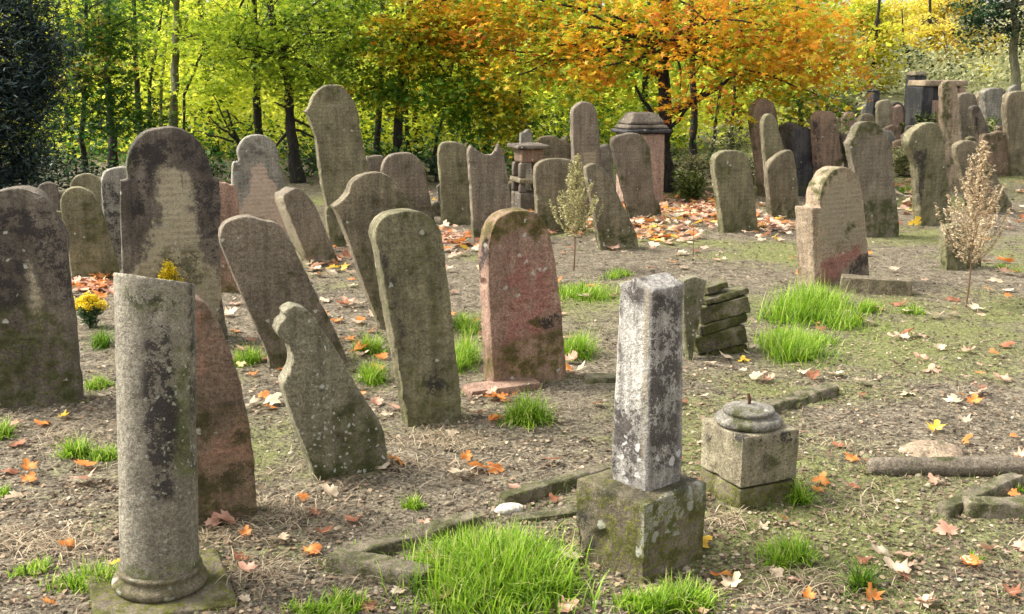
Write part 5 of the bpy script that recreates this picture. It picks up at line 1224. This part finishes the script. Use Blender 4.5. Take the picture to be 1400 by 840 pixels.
me = blades(rg, np.stack([x, y, z], 1), rg.uniform(0.03, 0.13, n_), rg.uniform(0.0015, 0.0048, n_) * (0.8 + y * 0.05), rg.uniform(1.1, 1.5, n_), "dry_straw", STRAW, rg.uniform(0, 1, n_), seg=5, curl=0.42, flat0=0.78)
tag(link("dry_straw", me), "dry pale grass stalks matted on the soil", "straw", kind="stuff")

# ------------------------------------------------------------------ fallen plane leaves
def leaf_shape(seed):
    r_ = random.Random(seed)
    angs = [-150, -120, -98, -78, -60, -45, -30, -18, 0, 18, 30, 45, 60, 78, 98, 120, 150]
    rad = [0.30, 0.46, 0.36, 0.60, 0.36, 0.52, 0.34, 0.62, 1.0 * 0.72, 0.62, 0.34, 0.52, 0.36, 0.60, 0.36, 0.46, 0.30]
    cu, fo, tw = r_.uniform(-0.3, 0.75), r_.uniform(-0.4, 0.6), r_.uniform(-0.7, 0.7)
    def zf(x, y): return cu * (x * x * 0.8 + y * y * 0.5) + fo * abs(x) * 0.6 + tw * x * y + 0.05 * math.sin(9 * x + seed) + 0.05 * math.cos(8 * y + seed)
    V = [(0, 0, zf(0, 0))]; F = []
    rr = [r * r_.uniform(0.88, 1.12) for r in rad]
    for ring, k in ((0, 0.5), (1, 1.0)):
        for a, r in zip(angs, rr):
            q = r * k if ring else min(r, 0.42) * 0.62
            x, y = q * math.sin(R(a)), q * math.cos(R(a)); V.append((x, y, zf(x, y)))
    m = len(angs)
    for i in range(m - 1):
        F.append((0, i + 2, i + 1)); F.append((1 + i, 2 + i, 2 + m + i)); F.append((1 + i, 2 + m + i, 1 + m + i))
    # stalk
    b = len(V); V += [(-0.012, 0, zf(0, 0)), (0.012, 0, zf(0, 0)), (0.02 + tw * .3, -0.62, 0.1), (-0.002 + tw * .3, -0.62, 0.1)]
    F += [(b, b + 1, b + 2), (b, b + 2, b + 3)]
    return np.array(V), np.array(F)[:, [0, 2, 1]]
SH = [leaf_shape(i) for i in range(10)]
LC = {
 "orange": [(0, (0.46, 0.13, 0.03)), (0.5, (0.62, 0.22, 0.05)), (1, (0.72, 0.36, 0.12))],
 "pinkish tan": [(0, (0.42, 0.21, 0.14)), (0.5, (0.56, 0.32, 0.22)), (1, (0.68, 0.45, 0.33))],
 "pale beige": [(0, (0.42, 0.31, 0.2)), (0.5, (0.6, 0.48, 0.33)), (1, (0.72, 0.63, 0.48))],
 "rust brown": [(0, (0.16, 0.07, 0.04)), (0.5, (0.3, 0.12, 0.06)), (1, (0.42, 0.2, 0.12))],
 "golden yellow": [(0, (0.6, 0.33, 0.03)), (0.5, (0.78, 0.5, 0.05)), (1, (0.8, 0.6, 0.15))]}
LM = {k: leaf_mat(k.replace(" ", "_") + "_dead_leaf", v, 0.3, 0.65, 0.9, 0.25) for k, v in LC.items()}
LV = {}
for k in LC:
    for i, (v, f) in enumerate(SH):
        r_ = np.clip(0.5 + 0.25 * np.sin(v[:, 0] * 7 + i) + 0.2 * np.cos(v[:, 1] * 9 + 2 * i), 0, 1)
        LV[k, i] = np_mesh("fallen_leaf", v, f, LM[k], {"rnd": r_}, True)
rl = random.Random(31)
NEARS = [q for q in SPOTS if q[5]]
def where(x, y):
    q = min(NEARS, key=lambda s_: (s_[0] - x) ** 2 + (s_[1] - y) ** 2)
    dx, dy = x - q[0], y - q[1]; dd = math.hypot(dx, dy)
    side = ("right of" if dx > 0 else "left of") if abs(dx) > abs(dy) * 0.8 else ("in front of" if dy < 0 else "behind")
    return dd, side, q[5]
LEAVES = []
def leaf(px, py, wpx, col, label=None, tilt=None, mid=None, lift=0.0, pos=None):
    p = at(px, py) if pos is None else pos
    sz = wpx / FPX * p.y / 1.3
    LEAVES.append((p, sz, col, label, rl.uniform(5, 24) if tilt is None else tilt, lift))
named = [
 (113, 662, 48, "pinkish tan", "large pinkish leaf lying between the small grass tuft and the column", 16), (40, 646, 30, "orange", "curled orange-brown leaf left of the large pinkish one", 28), (62, 582, 32, "orange", "pale orange leaf in front of the big dark gravestone", 14),
 (22, 610, 34, "rust brown", "rusty flat leaf at the left edge above the curled orange one", 10), (20, 584, 26, "pinkish tan", None, 20), (120, 640, 44, "orange", "orange leaf tucked under the small grass tuft", 18), (40, 662, 32, "orange", None, 18), (68, 832, 32, "orange", "rusty leaf at the bottom edge in the lower left", 30),
 (312, 720, 50, "pinkish tan", "big pinkish leaf cluster piece right of the column foot", 24), (290, 722, 36, "pinkish tan", None, 20), (380, 742, 42, "pale beige", "long pale leaf in the straw left of the broken kerb corner", 12), (545, 634, 44, "orange", "orange leaf at the foot of the chipped lichen-crusted stone", 25),
 (520, 645, 30, "pale beige", None, 15), (630, 652, 52, "pale beige", "wide pale leaf left of the orange one before the upright stone", 18), (655, 644, 44, "orange", "bright orange leaf in the open soil below the upright green-grey stone", 26), (680, 648, 36, "orange", None, 30), (638, 632, 24, "orange", None, 40),
 (675, 578, 34, "orange", "orange leaf left of the round grass tuft", 12), (620, 596, 26, "pale beige", None, 16), (690, 800, 46, "orange", "orange leaf caught in the large bright grass tuft", 30), (700, 815, 36, "pale beige", None, 24), (985, 794, 50, "orange", "large orange leaf to the lower right of the obelisk plinth", 30), (1000, 806, 44, "pale beige", None, 16), (1190, 826, 40, "orange", "vivid orange leaf standing up at the bottom right edge", 48),
 (1208, 765, 40, "pale beige", "pale folded leaf left of the tan one in the lower right", 22), (1234, 764, 38, "pinkish tan", None, 18), (1228, 790, 52, "pale beige", "large cream leaf below the folded pair in the lower right", 20), (1294, 732, 42, "pinkish tan", "pink-edged leaf below the mossy kerb corner", 26), (1352, 758, 40, "pinkish tan", "coppery leaf at the lower right under the kerb", 28), (1318, 608, 26, "orange", "upright orange leaf on top behind the fallen column", 45),
 (1384, 606, 22, "orange", None, 20), (1170, 670, 26, "rust brown", "rust leaf between the pedestal and the fallen column", 15), (1165, 632, 30, "orange", None, 20), (1182, 634, 24, "rust brown", None, 20), (760, 688, 26, "rust brown", "rust-red leaf beside the obelisk plinth behind the white pebble", 25), (1276, 436, 30, "pale beige", "pale leaf in front of the stubby low stone", 14), (1240, 462, 26, "rust brown", "folded rust leaf in the bare soil right of the lush grass", 40), (1234, 466, 28, "pale beige", None, 12), (1192, 446, 20, "pale beige", None, 20),
 (1155, 436, 24, "pale beige", "cream star-shaped leaf at the right edge of the lush grass clump", 40), (1098, 436, 16, "orange", None, 20), (1094, 378, 20, "orange", "orange leaf standing against the left foot of the pinkish-tan arched stone", 60), (1250, 312, 26, "golden yellow", "golden leaf standing at the foot of the hooded stone", 50), (1336, 426, 34, "pale beige", None, 10), (1376, 360, 30, "orange", None, 12), (1374, 376, 26, "pinkish tan", None, 18), (1362, 386, 24, "pale beige", None, 12),
 (1048, 524, 28, "pinkish tan", "pinkish leaf lying in bare soil above the pedestal", 14), (970, 500, 24, "pale beige", None, 16), (1020, 488, 16, "pale beige", None, 16), (800, 410, 28, "pale beige", "pale leaf in the low grass between the red stone and the dry plume", 16), (805, 398, 20, "orange", None, 26), (838, 408, 20, "pinkish tan", None, 14),
 (780, 498, 30, "pinkish tan", "tan leaf at the right foot of the red stone", 24), (790, 512, 36, "pale beige", None, 16), (770, 505, 26, "rust brown", None, 20), (920, 362, 20, "orange", None, 12), (950, 310, 22, "golden yellow", "golden leaf in the drift left of the plain rounded stone", 30), (1090, 596, 20, "pinkish tan", None, 14),
 (345, 515, 20, "orange", None, 30), (332, 508, 18, "golden yellow", None, 30), (360, 545, 26, "orange", None, 20), (345, 556, 28, "pale beige", None, 14), (370, 560, 26, "orange", None, 22), (335, 562, 18, "pale beige", None, 14), (515, 555, 26, "pinkish tan", None, 18), (530, 570, 24, "pale beige", None, 14), (505, 572, 20, "pale beige", None, 24), (495, 545, 20, "orange", None, 24), (670, 548, 26, "orange", None, 18), (650, 552, 20, "pale beige", None, 18), (1060, 788, 30, "pale beige", None, 14), (1085, 796, 26, "pinkish tan", None, 14), (1105, 822, 28, "orange", None, 24), (1178, 770, 30, "rust brown", None, 14), (1225, 418, 30, "rust brown", None, 10), (1205, 424, 30, "pinkish tan", None, 14), (160, 776, 26, "golden yellow", None, 14), (130, 805, 34, "pale beige", None, 14), (335, 826, 26, "pale beige", None, 12)]
for px, py, w_, c_, lb, ti in named: leaf(px, py, w_, c_, lb, ti)
cols = ["orange", "pinkish tan", "pale beige", "rust brown", "golden yellow"]
def rand_leaf(px, py, wts, lo=0.12, hi=0.19):
    p = at(px, py)
    if not clear(p.x, p.y, 0.03): return
    LEAVES.append((p, rl.uniform(lo, hi) / 1.15, rl.choices(cols, wts)[0], None, rl.uniform(4, 28), 0.0))
for _ in range(150): rand_leaf(rl.uniform(300, 780), rl.uniform(320, 560), (3, 4, 4, 3, .3), 0.08, 0.15)
for _ in range(90): rand_leaf(rl.uniform(0, 1400), rl.uniform(540, 840), (2, 3, 3, 3, .3), 0.05, 0.10)
for _ in range(80): rand_leaf(rl.uniform(850, 1400), rl.uniform(320, 560), (2, 2, 4, 3, .3), 0.06, 0.13)
for cx_, cy_, a, b, n_, wts in [(860, 300, 90, 18, 420, (4, 5, 5, 2, 1.6)), (950, 285, 60, 18, 420, (5, 5, 5, 2, 1)), (760, 308, 50, 14, 160, (5, 4, 3, 2, .3)), (620, 328, 40, 14, 130, (4, 5, 4, 2, .2)), (1050, 308, 26, 16, 130, (5, 4, 3, 2, 1.5)), (1255, 265, 30, 25, 150, (3, 5, 5, 2, .6)), (1360, 232, 40, 8, 90, (5, 4, 4, 2, 1)), (390, 330, 60, 22, 150, (3, 5, 4, 3, .2)), (130, 395, 30, 10, 110, (5, 4, 2, 3, .2)), (430, 360, 40, 16, 90, (3, 5, 5, 2, .2)), (900, 325, 50, 12, 120, (4, 4, 5, 1, 1)), (700, 270, 200, 8, 150, (4, 5, 4, 2, .3)), (1370, 290, 50, 30, 50, (3, 5, 5, 2, .2))]:
    for _ in range(int(n_ * 0.7)): rand_leaf(rl.gauss(cx_, a * 0.6), rl.gauss(cy_, b * 0.6), (wts[0] * 0.7, wts[1] * 0.8, wts[2], wts[3] * 1.8, wts[4]), 0.08, 0.17)
def name_leaves(batch):
    """colour, side and nearest stone; where several share that, their order outward from the stone"""
    grp = {}
    for i, q in enumerate(batch):
        if not q[3]:
            dd, side, an = where(q[0].x, q[0].y); grp.setdefault((q[2], side, an), []).append((dd, i))
    out = {}
    for (c_, side, an), m_ in grp.items():
        m_.sort()
        for r_, (dd, i) in enumerate(m_):
            od = "" if len(m_) == 1 else ("nearest " if r_ == 0 else ORD[r_] + " nearest " if r_ < 20 else "far ")
            out[i] = f"{od}{c_} leaf {side} {an}".replace("pinkish tan leaf", "tan leaf") if len(f"{od}{c_} leaf {side} {an}".split()) > 16 else f"{od}{c_} leaf {side} {an}"
    return out
# the ones that show largest become things of their own; the rest of the drift is one mass
LEAVES.sort(key=lambda q: -(q[1] / q[0].y + (10 if q[3] else 0)))
NL = name_leaves(LEAVES[:290])
for i, (p, sz, c_, lb, ti, lift) in enumerate(LEAVES[:290]):
    o = bpy.data.objects.new("fallen_leaf", LV[c_, rl.randrange(10)]); COL.objects.link(o)
    o.location = (p.x, p.y, p.z + 0.012 + sz * 0.30 * math.sin(R(ti)) + lift); o.scale = (sz, sz, sz)
    o.rotation_euler = (R(ti), R(rl.uniform(-8, 8)), rl.uniform(0, 6.28))
    tag(o, lb or NL[i], "leaf", "fallen plane leaves")
rest = LEAVES[290:]
pos = np.array([(p.x, p.y, p.z + 0.015 + rl.uniform(0, 0.03)) for p, *_ in rest]); szs = np.array([q[1] for q in rest])
rv = np.array([{"orange": 0.3, "pinkish tan": 0.55, "pale beige": 0.85, "rust brown": 0.08, "golden yellow": 0.97}[q[2]] for q in rest]) + rg.uniform(-.06, .06, len(rest))
DR = leaf_mat("leaf_drift", [(0.0, (0.2, 0.09, 0.05)), (0.15, (0.34, 0.14, 0.07)), (0.3, (0.62, 0.22, 0.05)), (0.5, (0.58, 0.33, 0.23)), (0.88, (0.68, 0.56, 0.42)), (1.0, (0.78, 0.5, 0.05))], 0.3, 0.65, 0.1, 0.25)
me = inst(SH[1][0], SH[1][1], pos, rots(len(rest), 0.6, rg), szs, np.clip(rv, 0, 1), "leaf_drift", DR)
tag(link("leaf_drift", me), "drift of dead orange and tan leaves under the trees", "leaf litter", kind="stuff")

# ------------------------------------------------------------------ dry plumes
DRY = leaf_mat("dry_feathery_seed_heads", [(0.0, (0.25, 0.24, 0.10)), (0.5, (0.46, 0.43, 0.2)), (1.0, (0.68, 0.62, 0.34))], 0.35, 0.8, 0.1)
DRY2 = leaf_mat("dry_beige_seed_heads", [(0.0, (0.36, 0.27, 0.15)), (0.5, (0.62, 0.49, 0.31)), (1.0, (0.8, 0.68, 0.5))], 0.35, 0.8, 0.1)
s = N("brown_stem"); s.b.inputs["Base Color"].default_value = (0.16, 0.1, 0.06, 1); STEM = s.m
def plume(label, base, tip_y, low_y, wid, mat, seed, d_lean=0.0, dens=1.0):
    rg_ = np.random.default_rng(seed); r_ = random.Random(seed)
    G = at(*base); root = empty("dry_plume", G); tag(root, label, "dried plant")
    H = P(base[0], tip_y, G.y).z - G.z; z0 = P(base[0], low_y, G.y).z - G.z; Wd = wid / FPX * G.y / 2
    bm = bmesh.new()
    tube(bm, [Vector((d_lean * t * H + 0.006 * math.sin(t * 9), 0, t * H - 0.02)) for t in np.linspace(0, 0.97, 12)], list(np.linspace(0.009, 0.003, 12)), 8)
    pos, out = [], []
    nb = int(80 * dens)
    for k in range(nb):
        t = k / nb; zz = z0 + (H * 0.97 - z0) * t
        az = k * 2.4 + r_.uniform(-.4, .4)
        prof = 0.06 + 0.94 * (1 - t) ** 1.05
        L = Wd * 1.5 * prof * r_.uniform(0.45, 1.2)
        pts = []
        for j in range(8):
            q = j / 7; r = L * 0.72 * math.sin(q * 1.25) / math.sin(1.25); hh = L * 0.85 * q ** 1.5
            pts.append(Vector((d_lean * zz + r * math.cos(az), r * math.sin(az), zz + hh)))
        tube(bm, pts, list(np.linspace(0.0026, 0.001, 8)), 4)
        for j in range(int(90 * (L / 0.2) ** 0.9)):
            q = r_.uniform(0.12, 1.05); i = min(6, int(q * 7)); p = pts[i].lerp(pts[min(7, i + 1)], q * 7 - i)
            pos.append((p.x + r_.gauss(0, 0.006), p.y + r_.gauss(0, 0.006), p.z + r_.gauss(0, 0.006)))
    me = bpy.data.meshes.new("stem"); bmesh.ops.recalc_face_normals(bm, faces=bm.faces); bm.to_mesh(me); bm.free(); me.materials.append(STEM); link("stem", me, root)
    pos = np.array(pos); n = len(pos)
    fz = inst(NEED[0] * np.array([2.2, 1, 1]), NEED[1], pos, rots(n, 1.0, rg_), rg_.uniform(0.012, 0.03, n), rg_.uniform(0, 1, n), "seed_head", mat, smooth=False)
    link("seed_head", fz, root)
plume("feathery olive-tan dried plume on a thin stem before the broad grey stone", (784, 370), 206, 326, 66, DRY, 1, 0.02)
plume("beige fluffy dried plume on a bare stem before the stubby low stone", (1320, 420), 186, 362, 96, DRY2, 2, 0.03, 1.2)
for lb, px, py, ty in (("tiny bare dry stalk standing right of the drift", 947, 356, 308), ("leafless thin twig standing in front of the hooded stone", 1212, 300, 262)):
    G = at(px, py); bm = bmesh.new(); H = P(px, ty, G.y).z - G.z
    tube(bm, [Vector((0.004 * math.sin(5 * t), 0, t * H - 0.01)) for t in np.linspace(0, 1, 6)], list(np.linspace(0.005, 0.002, 6)), 6)
    for a in (0.5, 0.7, 0.85): tube(bm, [Vector((0, 0, a * H)), Vector((0.03 * (1 if a != .7 else -1), 0, a * H + 0.04))], [0.002, 0.001], 5)
    o = mesh_ob("dry_stalk", bm, None, G); o.data.materials.append(STEM); tag(o, lb, "dried plant")

# ------------------------------------------------------------------ yellow flowers
FLO = leaf_mat("yellow_blossom", [(0.0, (0.55, 0.36, 0.01)), (0.5, (0.8, 0.62, 0.015)), (1.0, (0.9, 0.75, 0.05))], 0.3, 0.6, 0.1)
LF = leaf_mat("grey_green_leaves", [(0.0, (0.05, 0.1, 0.035)), (1.0, (0.2, 0.28, 0.14))], 0.3, 0.6, 0.1)
def flowers(label, base, top, wid, n, seed, leafy=500):
    rg_ = np.random.default_rng(seed); G = at(*base); root = empty("yellow_flowers", G); tag(root, label, "flowers")
    H = P(base[0], top, G.y).z - G.z; Wd = wid / FPX * G.y / 2; r_ = random.Random(seed)
    bm = bmesh.new(); heads = []
    for k in range(n):
        a = r_.uniform(0, 6.28); q = r_.uniform(0, 1) ** 0.6 * Wd; h = H * (1 - 0.32 * (q / Wd) ** 1.5) * r_.uniform(0.82, 1)
        e = Vector((q * math.cos(a), q * 0.7 * math.sin(a), h)); heads.append(e)
        tube(bm, [Vector((0, 0, -0.01)), Vector((e.x * 0.4, e.y * 0.4, h * 0.55)), e], [0.004, 0.003, 0.0015], 5)
    me = bpy.data.meshes.new("stem"); bmesh.ops.recalc_face_normals(bm, faces=bm.faces); bm.to_mesh(me); bm.free(); me.materials.append(LF); link("stem", me, root)
    pos = np.repeat(np.array([h[:] for h in heads]), 26, 0) + rg_.normal(0, 0.012, (len(heads) * 26, 3))
    link("blossom", inst(LEAF2[0], LEAF2[1], pos, rots(len(pos), 1.4, rg_), rg_.uniform(0.010, 0.02, len(pos)), rg_.uniform(0, 1, len(pos)), "blossom", FLO, smooth=False), root)
    p2 = np.array([heads[rg_.integers(len(heads))][:] for _ in range(leafy)]) * rg_.uniform(0.15, 0.85, (leafy, 1)) + rg_.normal(0, 0.015, (leafy, 3))
    link("leaves", inst(NEED[0] * np.array([2, 1, 1]), NEED[1], p2, rots(leafy, 1.2, rg_), rg_.uniform(0.025, 0.05, leafy), rg_.uniform(0, 1, leafy), "leaves", LF, smooth=False), root)
flowers("yellow flower spray showing just above the round column's top", (236, 475), 356, 44, 90, 1)
flowers("low yellow flowers with grey-green leaves left of the round column", (124, 448), 402, 46, 80, 2, 400)
# hillside weeds
for i, (px, py, w_, h_, n_, lb) in enumerate([(1258, 190, 30, 42, 260, "tall green weeds in front of the lintel monument"), (1330, 205, 30, 46, 240, "yellow-green weeds between the brown scalloped stone and the leaning dark one"), (1352, 195, 26, 40, 200, "weeds right of the leaning dark slim stone"), (1232, 235, 30, 40, 260, "green weeds between the ogee-topped and hooded stones"), (1010, 245, 40, 40, 200, "tall grassy weeds behind the plain rounded stone"), (1150, 210, 30, 40, 200, "weeds behind the stepped mauve stone"), (940, 268, 40, 40, 240, "leafy weeds beside the orange maple's foot")]):
    rg_ = np.random.default_rng(900 + i); G = at(px, py + 6); Wd = w_ / FPX * G.y / 2; H = h_ / FPX * G.y
    st = rg_.normal(0, 0.5, (26, 2)) * np.array([Wd, Wd]); k = rg_.integers(0, 26, n_ * 4); t = rg_.uniform(0.1, 1, n_ * 4)
    p = np.concatenate([st[k] * (1 + 0.3 * t[:, None]), (t * H * (0.6 + 0.4 * np.abs(np.sin(k * 1.7))))[:, None]], 1) + rg_.normal(0, 0.02, (n_ * 4, 3))
    p[:, 2] = np.abs(p[:, 2])
    me = inst(NEED[0] * np.array([2, 1, 1]), NEED[1], p, rots(n_ * 4, 1.0, rg_), rg_.uniform(0.05, 0.11, n_ * 4), rg_.uniform(0, 1, n_ * 4), "tall_weeds", PALE if i % 2 else SPR, smooth=False)
    tag(link("tall_weeds", me, None, G), lb, "weeds")
